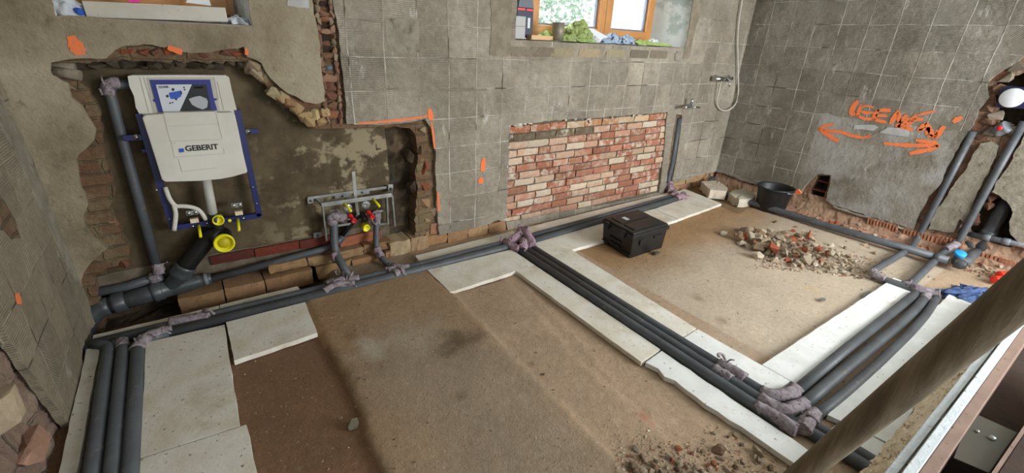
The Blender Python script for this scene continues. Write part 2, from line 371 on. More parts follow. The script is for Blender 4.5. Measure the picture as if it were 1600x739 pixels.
def textmesh(body, size, M4, mat, parent, name='lettering', bold=.0, depth=.0015):
    cu = bpy.data.curves.new(name, 'FONT'); cu.body = body; cu.size = size; cu.extrude = depth; cu.offset = bold; cu.align_x = 'LEFT'
    ob = bpy.data.objects.new(name, cu); COL.objects.link(ob)
    dg = bpy.context.evaluated_depsgraph_get(); me = bpy.data.meshes.new_from_object(ob.evaluated_get(dg))
    bpy.data.objects.remove(ob); bpy.data.curves.remove(cu)
    o0 = Vector(parent['_o']) if parent is not None else Vector((0,0,0))
    me.transform(Matrix.Translation(-o0) @ M4); me.materials.clear(); me.materials.append(mat)
    o = bpy.data.objects.new(name, me); COL.objects.link(o); o.parent = parent; return o
R = random.Random(7)
def jag(pts, amp, step, seed=0, closed=True, axes=None):
    """break straight edges of an outline into an irregular broken edge"""
    rr = random.Random(seed); out = []; n = len(pts)
    for i in range(n if closed else n-1):
        a = Vector(pts[i]); b = Vector(pts[(i+1) % n]); L = (b-a).length; k = max(1, int(L/step)); out.append(a)
        for j in range(1, k):
            p = a.lerp(b, j/k)
            q = Vector((rr.uniform(-1,1), rr.uniform(-1,1), rr.uniform(-1,1))) * amp
            if axes == 'y': q.y = 0
            if axes == 'x': q.x = 0
            out.append(p + q)
    if not closed: out.append(Vector(pts[-1]))
    return out
def P_(px, f, *a): return [f(x, y, *a) for x, y in px]
def jitcol(c, rnd, v=.12, a=1.):
    l = lin(c) if isinstance(c, str) else c; k = 1 + rnd.uniform(-v, v); return (l[0]*k*(1+rnd.uniform(-.05,.05)), l[1]*k, l[2]*k, a)
def roughbrick(mb, c, eu, ev, en, su, sv, sn, rnd, col, amp=.004, nu=6, nv=3):
    """one worn brick: a jittered box whose face (towards en) is rough"""
    vs = []; eu = Vector(eu); ev = Vector(ev); en = Vector(en); c = Vector(c)
    for j in range(nv+1):
        for i in range(nu+1):
            u = i/nu - .5; v = j/nv - .5; edge = (i in (0, nu)) + (j in (0, nv))
            vs.append(c + eu*(u*su + rnd.uniform(-amp, amp)*(.7 if edge else 1)) + ev*(v*sv + rnd.uniform(-amp, amp)*.6) + en*(rnd.uniform(-amp, amp) - edge*.003))
    fs = [(j*(nu+1)+i, j*(nu+1)+i+1, (j+1)*(nu+1)+i+1, (j+1)*(nu+1)+i) for j in range(nv) for i in range(nu)]
    N = len(vs); ring = [i for i in range(nu+1)] + [(j)*(nu+1)+nu for j in range(1, nv+1)] + [nv*(nu+1)+i for i in range(nu-1, -1, -1)] + [j*(nu+1) for j in range(nv-1, 0, -1)]
    for i in ring: vs.append(vs[i] - en*sn)
    for k in range(len(ring)): fs.append((ring[k], ring[(k+1) % len(ring)], N+(k+1) % len(ring), N+k))
    fs.append(tuple(N+k for k in range(len(ring)))[::-1])
    mb.add(vs, fs, col)
def cloth_heap(c, rx, ry, rz, seed, nu=40, nv=16, fold=6., amp=.28, rot=0.):
    mb = MB(); c = Vector(c); vs = []
    for j in range(nv+1):
        ph = j/nv * PI/2
        for i in range(nu):
            th = 2*PI*i/nu; d = Vector((math.cos(th)*math.sin(ph), math.sin(th)*math.sin(ph), math.cos(ph)))
            k = 1 + amp*noise.noise(Vector((d.x*fold*.5, d.y*fold*.5, d.z*fold*.35 + seed))) + amp*.6*math.sin(th*fold + 3*d.z + seed + 2*noise.noise(d*2 + Vector((seed,0,0))))*math.sin(ph)
            p = Vector((d.x*rx*k, d.y*ry*k, max(0., d.z*rz*(1+amp*1.2*noise.noise(d*3.1 + Vector((0,seed,0)))))))
            p.rotate(Euler((0,0,rot))); vs.append(c + p)
    fs = [(j*nu+i, j*nu+(i+1)%nu, (j+1)*nu+(i+1)%nu, (j+1)*nu+i) for j in range(nv) for i in range(nu)]
    fs.append(tuple(nv*nu+i for i in range(nu))[::-1])
    mb.add(vs, fs, None, True); return mb
# ------------------------------------------------------------------ FLOOR
slabL = [onz(478,479,.0), onz(560,640,.0), onz(600,739,.0)]; slabR = [onz(700,455,.0), onz(815,575,.0), onz(975,739,.0)]
def ixp(line, y):
    a, b = (line[0], line[1]) if y > line[1].y else (line[1], line[2])
    return a.x + (b.x - a.x) * (y - a.y) / (b.y - a.y)
r2 = [onz(820,470), onz(900,560), onz(1060,700)]; r3 = [onz(880,505), onz(960,590), onz(1090,690)]
def sst(a, b, v):
    v = min(1, max(0, (v-a)/(b-a))); return v*v*(3-2*v)
MN = noise.noise
C_left = Vector(lin('7b5c42')[:3]); C_slab = Vector(lin('998670')[:3]); C_right = Vector(lin('ab9278')[:3]); C_damp = Vector(lin('a07e58')[:3]); C_pale = Vector(lin('b9a893')[:3]); C_red = Vector(lin('a8826b')[:3])
def floor_h(x, y):
    w = .02*MN(Vector((x*2.2, y*2.2, 3.))) + .012*MN(Vector((x*9, y*9, 1.)))
    a = ixp(slabL, y) + w; b = ixp(slabR, y) + w
    up = sst(a-.035, a+.03, x) * (1 - sst(b-.02, b+.02, x))
    if y > 3.02: up *= 1 - sst(3.02, 3.1, y)
    h = .032*up
    if y < 2.5:
        h += .010*(1 - sst(ixp(r2, y)-.01+w, ixp(r2, y)+.01+w, x))*sst(b-.02, b+.02, x)
        h += .006*(1 - sst(ixp(r3, y)-.01+w, ixp(r3, y)+.01+w, x))*sst(b-.02, b+.02, x)
    h += .004*MN(Vector((x*5, y*5, 0.))) + .002*MN(Vector((x*19, y*19, 0.))) - .004
    # rubble bank along the foot of the right wall, shallow ditch at the back-left corner
    h += .05*sst(5.42, 5.85, x)*(.7+.5*MN(Vector((x*7, y*7, 2.))))*(1 - sst(2.9, 3.3, y))
    h -= .12*sst(3.10, 3.2, y)*(1 - sst(.55, .7, x))*(1 if x > -.8 else 1)
    return h, up
STAINS = [(onz(a, b).x, onz(a, b).y, r_, k_) for a, b, r_, k_ in [(712,545,.16,'5c4a36'),(735,528,.10,'5c4a36'),(695,530,.08,'625038'),(545,585,.07,'6a4f33'),(575,552,.13,'b5aa98'),(640,530,.2,'a89c88'),(545,530,.06,'6f5334'),(1008,655,.05,'a5482c'),(1017,665,.03,'a5482c'),(720,625,.05,'6b5642'),(830,572,.03,'54432f'),(1093,466,.06,'8d7557'),(1130,500,.05,'8a7358'),(1265,450,.07,'b99a68'),(1200,440,.25,'bba994'),(1150,540,.25,'b09c86')]]
def floor_c(x, y, up):
    n = MN(Vector((x*1.7, y*1.7, 5.)))*.5 + .5
    b = ixp(slabR, y)
    if x < ixp(slabL, y): c = C_left
    elif x < b: c = C_slab
    else: c = C_right
    if up > .5: c = c.lerp(C_damp, max(0, min(1, sst(.3, .9, n)*.5 + sst(1.9, 2.7, y)*.6)))
    if x > 2.6 and y > .7:
        k = sst(1.9, 2.5, y + .35*n - .12*(x-3)); c = C_pale.lerp(C_damp, k)
        if x > 5.2: c = c.lerp(C_red, sst(5.2, 5.5, x)*(1 - sst(2.2, 2.6, y)))
    for sx, sy, r_, k_ in STAINS:
        d = math.hypot(x-sx, y-sy)/r_ + .9*MN(Vector((x*9, y*9, 7.)))
        if d < 1: c = c.lerp(Vector(lin(k_)[:3]), (1-d)*.75 if d > 0 else .75)
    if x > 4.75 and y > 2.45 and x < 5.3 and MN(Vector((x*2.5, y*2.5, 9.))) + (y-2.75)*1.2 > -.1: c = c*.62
    return (c.x, c.y, c.z, 1)
mb = MB(); x0, x1, y0, y1, st = -1.0, 6.3, .13, 3.6, .024
nx = int((x1-x0)/st); ny = int((y1-y0)/st); vs = []; cs = []
for j in range(ny+1):
    for i in range(nx+1):
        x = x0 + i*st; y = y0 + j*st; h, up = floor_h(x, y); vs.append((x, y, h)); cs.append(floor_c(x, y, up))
for j in range(ny):
    for i in range(nx):
        a = j*(nx+1)+i; mb.v; mb.f.append((a, a+1, a+nx+2, a+nx+1)); mb.c.append(cs[a]); mb.sm.append(True)
mb.v = [Vector(v) for v in vs]
fl = struct(mb.build('floor', M['floor'], fix=False))
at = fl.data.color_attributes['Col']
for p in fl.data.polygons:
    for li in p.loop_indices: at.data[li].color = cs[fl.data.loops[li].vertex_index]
struct(MB().box((-1.2, -2.6, -.3), (7.2, .135, -.03)).build('floor', M['mortar']))
def fz(x, y): return floor_h(x, y)[0]
# ------------------------------------------------------------------ CEILING
struct(MB().box((-1.2, -2.6, 2.62), (7.2, 4.0, 2.75)).build('ceiling', M['revealw']))
# ------------------------------------------------------------------ BACK WALL
YB = 3.3; TOP = 2.62
niche = [(505,130),(502,95),(498,60),(493,30),(488,0),(486,-30)]
edge_up = [(686,368),(683,330),(682,300),(680,270),(681,245),(678,215),(672,198),(664,186),(650,189),(627,193),(607,194),(575,195),(542,194),(541,160),(537,130),(533,95),(530,60),(526,30),(520,0),(518,-30)]
edge_lf = [(486,-30),(488,0),(493,30),(498,60),(502,95),(505,130),(508,158),(495,163),(477,160),(461,150),(450,146),(437,136),(424,124),(415,112),(408,98),(386,89),(381,73),(360,76),(330,82),(300,83),(262,74),(225,69),(192,72),(178,80),(165,92),(110,92),(79,98),(80,111),(93,124),(106,130),(111,152),(127,165),(150,203),(147,219),(130,236),(119,250),(123,275),(137,322),(130,340),(136,360),(150,375),(168,388),(150,404),(132,424),(126,440)]
# part 1: old smooth plaster left of the crack
tl = [Vector((-.72, YB, TOP)), Vector((.80, YB, TOP))]
lfp = jag(P_(edge_lf, ony), .006, .03, 1, closed=False, axes='y')
top_r = Vector((lfp[0].x, YB, TOP))
poly = [Vector((-.72, YB, TOP)), Vector((-.72, YB, .25))] + lfp[::-1] + [top_r]
# opening of window 1
w1 = [Vector((-.45, YB, 1.70)), Vector((.41, YB, 1.69)), Vector((.41, YB, 2.45)), Vector((-.45, YB, 2.45))]
w1j = jag(w1, .006, .05, 5, axes='y')
wall_b = MB().prism(poly, (0, .045, 0), [w1j]).build('wall_back', M['plaster'])
struct(wall_b); wall_b['_o'] = (0,0,0)
# part 2: combed adhesive right of the crack
upp = jag(P_(edge_up, ony), .005, .03, 2, closed=False, axes='y')
bot2 = jag([ony(1119,268), ony(1100,272), ony(1062,284), ony(1040,292), ony(1028,322), ony(900,345), ony(796,366), ony(790,346), ony(779,344), ony(760,352), ony(720,360), ony(686,368)], .006, .04, 3, closed=False, axes='y')
w2 = [Vector((2.31, YB, 1.69)), Vector((4.60, YB, 1.68)), Vector((4.60, YB, 2.5)), Vector((2.31, YB, 2.5))]
w2j = jag(w2, .006, .06, 6, axes='y')
patch = [(797,196),(830,192),(880,187),(930,184),(985,180),(1043,175),(1040,205),(1037,240),(1034,270),(1030,301),(1000,309),(950,318),(900,327),(850,336),(820,342),(791,347),(793,300),(795,240)]
patj = jag(P_(patch, ony), .006, .04, 8, axes='y')
slot = jag(P_([(1057,178),(1066,180),(1064,200),(1057,250),(1050,284),(1041,287),(1045,255),(1051,210)], ony), .004, .03, 9, axes='y')
poly = upp + [Vector((5.75, YB, TOP))][:0]
poly = [Vector((upp[-1].x, YB, TOP)), Vector((5.75, YB, TOP))] + bot2 + upp[1:]
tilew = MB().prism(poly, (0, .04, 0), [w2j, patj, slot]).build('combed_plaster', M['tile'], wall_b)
# masonry core behind both, with the deep niche
nl = [(208,96),(165,97),(120,98),(100,104),(118,120),(140,140),(152,165),(160,203),(163,240),(168,270),(176,290),(178,312),(172,330),(182,352),(196,380),(202,405),(150,430),(150,452)]
nr = [(645,389),(650,360),(648,330),(652,300),(648,270),(653,240),(650,215),(640,200),(610,199),(560,199),(520,201),(490,200),(470,190),(440,160),(420,140),(405,122),(388,98),(300,96),(208,96)]
nich = [ony(x, y, 3.335) for x, y in nl] + [Vector((-.70, 3.335, -.2)), Vector((1.45, 3.335, -.2))] + [ony(x, y, 3.335) for x, y in nr]
nj = jag(nich, .012, .035, 11, axes='y')
core = [Vector((-.80, 3.335, TOP)), Vector((-.80, 3.335, -.3)), Vector((5.9, 3.335, -.3)), Vector((5.9, 3.335, TOP))]
MB().prism(core, (0, .13, 0), [nj, [p + Vector((0, .035, 0)) for p in w1], [p + Vector((0, .035, 0)) for p in w2]]).build('brick_masonry', M['core'], wall_b)
# niche back: wet mortar panel plus deeper dark pocket
a0 = ony(150,96,3.445).x; aR = ony(607,300,3.445).x
MB().prism(jag([Vector((-.75,3.445,1.62)), Vector((-.75,3.445,.2)), Vector((aR-.02,3.445,.17)), Vector((aR+.015,3.445,.6)), Vector((aR,3.445,1.2)), Vector((aR+.02,3.445,1.62))], .006, .06, 13, axes='y'), (0,.03,0)).build('mortar_panel', M['wet'], wall_b)
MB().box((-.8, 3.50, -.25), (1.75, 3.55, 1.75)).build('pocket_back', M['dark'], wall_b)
def rockface(mb, uv, plane, depth, seed, step=.035, amp=.03, col=None):
    """rough lumpy face; uv=(u0,u1,v0,v1), plane: f(u,v,d)->point"""
    u0, u1, v0, v1 = uv; nu = max(2, int((u1-u0)/step)); nv = max(2, int((v1-v0)/step)); vs = []
    for j in range(nv+1):
        for i in range(nu+1):
            u = u0+(u1-u0)*i/nu; v = v0+(v1-v0)*j/nv
            d = depth + amp*(noise.noise(Vector((u*11, v*11, seed))) + .6*noise.noise(Vector((u*27, v*27, seed))))
            vs.append(plane(u, v, d))
    mb.add(vs, [(j*(nu+1)+i, j*(nu+1)+i+1, (j+1)*(nu+1)+i+1, (j+1)*(nu+1)+i) for j in range(nv) for i in range(nu)], col, False)
m_ = MB(); rockface(m_, (1.14, 1.52, .05, 1.15), lambda u, v, d: Vector((u, 3.47+d, v)), 0, 4, amp=.045)
m_.build('pocket_rubble', M['dark'], wall_b)
# top band of the niche: broken stone lintel and orange-red brick scar
m_ = MB(); rr = random.Random(21)
for i in range(16):
    x = -.48 + i*.062; c = jitcol(rr.choice(['4a3f30','564836','3f342a']), rr)
    m_.chunk((x, 3.40, 1.475 + rr.uniform(-.01,.01)), (.045,.05,.03), rr, col=c)
m_.build('lintel_stones', M['brick2'], wall_b)
m_ = MB()
for i in range(12):
    x = -.26 + i*.056; c = jitcol(rr.choice(['96502f','8a4d30','73452f','6b4636']), rr)
    m_.chunk((x, 3.345, 1.548 + rr.uniform(-.012,.012)), (.04,.03,.028), rr, col=c)
m_.build('lintel_scar', M['brick2'], wall_b)
# the brick patch: real worn bricks in a mortar bed
m_ = MB(); rr = random.Random(5)
zb = .055; zt = 1.0; rows = 13; rh = (zt - zb)/rows
cols = ['a06850','a8715a','b5836c','94604a','bf9076','c6a68c','cdb9a0','b8937a','a06a50','b0745a','c09c84','a86850']
for r_ in range(rows):
    z = zb + (r_+.5)*rh; x = 2.28 - (.13 if r_ % 2 else 0) + rr.uniform(-.02,.02)
    while x < 4.53:
        w = rr.choice([.25,.25,.25,.24,.14,.2]); xe = min(x+w, 4.56); xs = max(x, 2.30)
        if xe - xs > .04:
            top_dark = (r_ == rows-2 and x < 3.1)
            c = jitcol('6a5a45' if top_dark else rr.choice(cols), rr, .12, rr.uniform(.0, 1.))
            if r_ == rows-1: c = jitcol(rr.choice(['b08058','a86a4c','c5a684']), rr, .1, .6)
            roughbrick(m_, ((xs+xe)/2, 3.314+rr.uniform(-.006,.008), z + .012*(x-3.4)/2.2 + rr.uniform(-.003,.003)), (1,0,.004), (0,0,1), (0,-1,0), xe-xs-.012, rh-.012, .05, rr, c, amp=.0038)
        x += w
m_.build('exposed_brickwork', M['brick'], wall_b)
MB().box((2.2, 3.333, 0), (4.7, 3.36, 1.1)).build('mortar_bed', M['bed'], wall_b)
# white plaster crumbs along the top of the patch and its left edge
m_ = MB(); rr = random.Random(15)
for px, py in [(797,197),(805,196),(812,195),(820,194),(829,193),(884,187),(900,186),(920,186),(922,190),(990,181),(1000,180),(957,184),(794,230),(793,260),(792,300),(790,330),(789,342)]:
    p = ony(px, py, 3.305); m_.chunk(p, (rr.uniform(.012,.035), .01, rr.uniform(.008,.02)), rr, 12)
m_.build('plaster_crumbs', M['offw'], wall_b)
# sandy brick foot of the wall between niche and patch, and foot by the corner
m_ = MB(); rr = random.Random(6)
def course(mb, xa, xb, z0, z1, Y, w, cols, rr, amp=.006, al=0., sn=.08, miss=0):
    x = xa
    while x < xb - .02:
        ww = w*rr.uniform(.75,1.15); xe = min(x+ww, xb)
        if rr.random() >= miss:
            roughbrick(mb, ((x+xe)/2, Y+rr.uniform(-.012,.012), (z0+z1)/2+rr.uniform(-.004,.004)), (1,0,rr.uniform(-.02,.02)), (0,0,1), (0,-1,0), xe-x-.006, z1-z0-.005, sn, rr, jitcol(rr.choice(cols), rr, .1, al), amp)
        x = xe
sand = ['a57f58','ab8a63','9c7a58','b08d66','a0745a']
course(m_, 1.52, 2.30, .10, .21, 3.32, .22, sand, rr); course(m_, 1.45, 2.30, 0., .10, 3.31, .25, sand, rr)
course(m_, 4.62, 5.75, .07, .17, 3.325, .25, sand, rr); course(m_, 4.62, 5.75, -.02, .07, 3.32, .25, sand, rr)
m_.build('brick_footing', M['brick2'], wall_b)
# ledge of old bricks in front of the niche and dark red course above it
m_ = MB(); rr = random.Random(16)
lb = ['96744f','a08058','92704e','9a7853','967655']
course(m_, -.30, .55, -.08, .045, 3.27, .29, lb, rr, .006, 0, .2)
course(m_, .56, 1.15, -.06, .05, 3.28, .24, lb, rr, .008, 0, .2)
course(m_, 0.25, 1.18, .055, .125, 3.32, .24, lb, rr, .008, 0, .15)
course(m_, 1.14, 1.50, -.02, .12, 3.30, .17, ['a58a68','ad9472'], rr, .01, 0, .18)
m_.build('brick_ledge', M['brick2'], wall_b)
m_ = MB(); course(m_, -.08, .80, .165, .235, 3.41, .27, ['64291b','6e3020','5c271c'], rr, .003, 0, .06)
course(m_, .78, 1.12, .10, .20, 3.40, .27, ['8a4a34','9b5d42'], rr, .008, 0, .08)
m_.build('red_brick_course', M['brick2'], wall_b)
MB().box((-.75, 3.438, .10), (1.2, 3.47, .245)).build('mortar_joint', M['bed'], wall_b)
m_ = MB(); rockface(m_, (-.8, 1.55, 3.18, 3.50), lambda u, v, d: Vector((u, v, d)), -.10, 6, amp=.02); m_.build('ditch_soil', M['dark'], wall_b)
# broken bricks standing in the right edge of the niche
m_ = MB(); rr = random.Random(26)
def pxchunk(mb, px, py, Y, r, col, n=14): mb.chunk(ony(px, py, Y), r, rr, n, jitcol(col, rr))
for px, py, c, w, h in [(659,205,'8d7b5f',.05,.05),(657,232,'6a583f',.05,.05),(661,258,'8a4a32',.05,.075),(663,288,'7d4630',.055,.06),(662,318,'927353',.05,.07),(670,345,'9a7f5d',.06,.05),(664,368,'977c5b',.06,.05),(640,245,'4a3a2a',.04,.06),(642,290,'3f3022',.04,.07),(676,330,'b09a7a',.04,.05)]:
    pxchunk(m_, px, py, 3.36, (w, .06, h), c, 16)
# left edge fragments
for px, py, c, w, h in [(106,134,'85765a',.045,.05),(120,150,'85765a',.035,.04),(148,300,'94785a',.06,.045),(158,262,'6d4a33',.04,.025),(155,335,'6b4129',.04,.05),(176,345,'8f6d4e',.028,.045),(184,375,'564a37',.045,.055),(165,405,'5f4e39',.07,.045),(190,408,'6b4431',.045,.045),(150,425,'54462f',.06,.028)]:
    pxchunk(m_, px, py, 3.38, (w, .05, h), c, 16)
# stone fragments at the upper right of the niche
for px, py, c in [(394,105,'8f7f66'),(404,113,'a0907a'),(413,122,'857558'),(427,145,'a89673'),(440,152,'a5906c'),(452,160,'8b6a4a'),(462,168,'a3895f'),(478,176,'b59a68'),(494,178,'b8a076'),(508,176,'b39a70'),(484,188,'a88c62'),(502,188,'b09468')]:
    pxchunk(m_, px, py, 3.35, (.055,.045,.045), c, 16)
m_.build('broken_edge_bricks', M['brick2'], wall_b)
# hollow-block slot (crack) rising from the niche
m_ = MB(); rr = random.Random(31)
cx = lambda y: 505 + (y/190)*17
MB().prism(P_([(480,-40),(524,-40),(548,192),(506,192)], ony, 3.337)[::1], (0,.001,0)).build('slot_back', M['core'], wall_b)
dk = lin('0d0906')
m2 = MB()
for py, h in [(6,9),(39,13),(58,11),(77,10)]:
    c0 = cx(py)+0; a = ony(c0-8, py-h*.55, 3.336); b = ony(c0+6, py+h*.55, 3.336); m2.box((a.x, 3.334, b.z), (b.x, 3.336, a.z))
m2.build('cell_shade', M['rust'], wall_b)  # thin dark plates paint the shade inside the hollow cells
for k, py in enumerate([-8, 22, 30, 49, 67, 86, 20, 90, 122, 135, 150, 165, 178]):
    c0 = cx(py); m_.chunk(ony(c0, py, 3.33), (.05, .022, .018 if py < 95 else .03), rr, 16, jitcol(rr.choice(['8d5d43','94705a','7a5a44','6b4636']), rr))
for py in range(-10, 190, 11):
    for s_ in (-1, 1):
        m_.chunk(ony(cx(py)+s_*11+rr.uniform(-1,1), py, 3.322), (.018,.022,.03), rr, 12, jitcol(rr.choice(['8a7a64','94836a','7a5a48','8a6c58']), rr))
m_.build('block_webs', M['brick2'], wall_b)
# concrete edge by window 2 and the patched strip below its sill
MB().prism(jag(P_([(766,-30),(800,-30),(799,60),(797,88),(765,86),(768,40)], ony, 3.296), .006, .04, 33, axes='y'), (0,.01,0)).build('dark_patch', M['mortar'], wall_b)
m_ = MB(); rr = random.Random(34)
for i, (px, c) in enumerate([(820,'857b6a'),(848,'746a5a'),(880,'9a8d72'),(922,'a09276'),(963,'9d9075'),(1000,'7d7362'),(1030,'847a69')]):
    p = ony(px, 81+ (px-820)*.02, 3.293); roughbrick(m_, p, (1,0,0), (0,0,1), (0,-1,0), .27, .075, .01, rr, jitcol(c, rr), .005, 8, 4)
m_.build('sill_course', M['brick2'], wall_b)
MB().lathe([(0,0),(.045,0),(.05,.012)], ony(1060,88,3.285), (0,1,0)).build('round_plug', M['sillc'], wall_b)
MB().prism(jag(P_([(1086,-20),(1103,-20),(1092,30),(1083,60),(1076,92),(1066,92),(1072,70),(1078,40)], ony, 3.297), .005, .04, 35, axes='y'), (0,.01,0)).build('jamb_scar', M['mortar'], wall_b)
# horizontal cut line and white scrape
MB().prism(jag(P_([(545,138),(640,137),(700,139),(760,138),(760,142),(690,143),(640,141),(545,142)], ony, 3.297), .003, .03, 36, axes='y'), (0,.01,0)).build('cut_line', M['mortar'], wall_b)
MB().prism(jag(P_([(601,28),(654,28),(655,82),(612,82),(603,60)], ony, 3.298), .004, .03, 37, axes='y'), (0,.006,0)).build('dark_square', M['cement'], wall_b)
MB().prism(jag(P_([(446,-20),(482,-20),(483,13),(449,9)], ony, 3.297), .004, .03, 38, axes='y'), (0,.01,0)).build('white_patch', M['chip'], wall_b)
# ------------------------------------------------------------------ LEFT WALL
XL = -.72
lwb = [(130,440),(136,462),(144,488),(150,502),(141,518),(129,545),(128,560),(132,578),(126,600),(129,622),(113,668),(101,655),(86,632),(70,610),(56,590),(40,570),(28,548),(15,535),(0,505)]
pl = [onx(x, y, XL) for x, y in lwb]; pl[0].y = 3.33
pj = jag(pl, .007, .03, 41, closed=False, axes='x')
poly = [Vector((XL, 3.33, TOP))] + pj + [Vector((XL, 1.9, .80)), Vector((XL, 1.4, .9)), Vector((XL, -2.6, .9)), Vector((XL, -2.6, TOP))]
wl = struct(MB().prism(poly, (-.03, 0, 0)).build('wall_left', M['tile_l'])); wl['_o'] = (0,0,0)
MB().box((-.80, -2.6, -.3), (-1.0, 3.5, TOP)).build('outer_wall', M['core_pink'], wl)
m_ = MB(); rockface(m_, (-.3, 3.32, -.1, 1.0), lambda u, v, d: Vector((-.765+d, u, v)), 0, 8, .03, .03); m_.build('rubble_masonry', M['core_pink'], wl)
strip = jag(P_([(-8,150),(3,157),(30,205),(62,267),(95,345),(130,440),(119,440),(97,398),(75,350),(45,285),(20,230),(-8,185)], onx, XL+.002), .004, .05, 43, axes='x')
MB().prism([Vector((XL+.004, min(p.y,3.30), p.z)) for p in strip], (-.004,0,0)).build('corner_bead_plaster', M['cement'], wl)
MB().prism(jag(P_([(-6,300),(10,318),(24,345),(33,372),(20,374),(8,360),(-6,352)], onx, XL+.003), .006, .03, 44, axes='x'), (-.005,0,0)).build('broken_patch', M['core'], wl)
m_ = MB(); rr = random.Random(45)
m_.chunk(onx(8,648,XL-.01), (.04,.10,.075), rr, 22, jitcol('b8a58a', rr)); m_.chunk(onx(50,700,XL-.02), (.04,.12,.06), rr, 18, jitcol('a5806a', rr)); m_.chunk(onx(100,720,XL-.02), (.04,.12,.05), rr, 18, jitcol('8a6a55', rr))
m_.build('wall_stones', M['brick2'], wl)
# ------------------------------------------------------------------ RIGHT WALL
XR = 5.75
fx = lambda pts: [onx(x, y, XR) for x, y in pts]
left_low = [(1119,268),(1136,273),(1160,283),(1185,290),(1215,297),(1250,303),(1258,290),(1268,280),(1277,272),(1298,273),(1296,292),(1290,312),(1300,320),(1330,329),(1365,340),(1400,350),(1428,359),(1431,345),(1441,326),(1450,307),(1463,295),(1473,282),(1479,262),(1490,245),(1500,225),(1512,209),(1522,190),(1528,172),(1545,152),(1541,131),(1552,120),(1570,108),(1600,88),(1640,75)]
q = jag(fx(left_low), .007, .035, 51, closed=False, axes='x')
poly = [Vector((XR, 3.33, TOP)), Vector((XR, 3.33, .17))] + q + [onx(1690,60), Vector((XR, .3, 1.75)), Vector((XR, .3, TOP))]
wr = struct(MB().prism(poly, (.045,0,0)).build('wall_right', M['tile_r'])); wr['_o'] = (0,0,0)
isl = [(1450,358),(1457,340),(1464,325),(1477,310),(1490,290),(1500,275),(1511,262),(1519,243),(1532,224),(1548,221),(1560,228),(1556,245),(1546,266),(1535,285),(1527,300),(1520,320),(1513,338),(1508,350),(1500,342),(1490,363),(1470,361)]
MB().prism(jag(fx(isl), .006, .03, 52, axes='x'), (.045,0,0)).build('plaster_island', M['cement'], wr)
rp = [(1605,205),(1595,225),(1587,235),(1578,256),(1566,272),(1556,284),(1550,300),(1562,306),(1577,320),(1582,332),(1577,346),(1577,360),(1585,372),(1594,381)]
q = jag(fx(rp), .007, .03, 53, closed=False, axes='x')
MB().prism(q + [Vector((XR, .2, .26)), Vector((XR, -2.6, .26)), Vector((XR, -2.6, TOP)), Vector((XR, .3, TOP)), Vector((XR, .3, 1.75)), onx(1690,60), onx(1680,180)], (.045,0,0)).build('plaster_panel', M['cement'], wr)
# core, with the deep pocket for the drain
hole = [(1500,352),(1512,335),(1530,312),(1545,300),(1560,305),(1582,318),(1586,335),(1583,355),(1590,378),(1560,400),(1540,402),(1510,396),(1492,392),(1490,370)]
hj = jag([onx(x, y, XR+.04) for x, y in hole], .01, .04, 54, axes='x')
cc = [Vector((XR+.04, 3.45, TOP)), Vector((XR+.04, 3.45, -.3)), Vector((XR+.04, -2.6, -.3)), Vector((XR+.04, -2.6, TOP))]
hole2 = jag([onx(x, y, XR+.04) for x, y in [(1278,274),(1297,275),(1294,290),(1287,308),(1270,318),(1262,312),(1268,292)]], .004, .05, 55, axes='x')
boxh = [onx(x, y, XR+.04) for x, y in [(1553,130),(1615,108),(1620,190),(1560,205)]]
MB().prism(cc, (.10,0,0), [hj, hole2, jag(boxh, .008, .04, 56, axes='x')]).build('hollow_block_masonry', M['core_red'], wr)
MB().box((XR+.22, -2.6, -.35), (XR+.3, 3.5, TOP)).build('outer_wall', M['dark'], wr)
# channel floors: brown broken backs and lumpy edges
m_ = MB(); rr = random.Random(57)
for (xa, ya, xb, yb, n) in [(1520,215,1437,352,16),(1590,235,1500,380,16)]:
    for i in range(n):
        s_ = i/(n-1); m_.chunk(onx(xa+(xb-xa)*s_ + rr.uniform(-9,9), ya+(yb-ya)*s_+rr.uniform(-4,4), XR+.075), (.03,.045,.04), rr, 14, jitcol(rr.choice(['5b3d2c','6d4c3a','4a3020','7a5843']), rr))
for px, py in [(1548,168),(1556,180),(1545,190),(1570,200),(1590,205),(1560,140),(1572,120),(1590,104),(1548,205),(1530,212)]:
    m_.chunk(onx(px, py, XR+.04), (.04,.06,.05), rr, 14, jitcol(rr.choice(['7a7060','5f5546','6d5040','857b6c']), rr))
m_.build('channel_rubble', M['brick2'], wr)
# hollow-block ribs (terracotta) at the foot
m_ = MB(); rr = random.Random(58)
for (px, py, w) in [(1440,372,.34),(1478,378,.24),(1560,410,.30),(1590,420,.3),(1375,352,.3)]:
    c = onx(px, py, XR-.02)
    for k in range(int(w/.028)):
        m_.bar(c + Vector((0, -w/2+k*.028, -.05)), c + Vector((.0, -w/2+k*.028+.01, .05)), .016, .02, (1,0,0), jitcol(rr.choice(['a87052','b37c60','9a6148']), rr))
m_.build('terracotta_ribs', M['brick2'], wr)
m_ = MB(); c = onx(1280,292,XR+.03)
for k, (py, cl) in enumerate([(284,'5c2f20'),(298,'6e3a28'),(312,'7d4630')]):
    p = onx(1286-(py-284)*.4, py, XR+.06); m_.box((p.x, p.y-.09, p.z-.008), (p.x+.08, p.y+.09, p.z+.008), jitcol(cl, rr))
m_.build('block_webs', M['brick2'], wr)
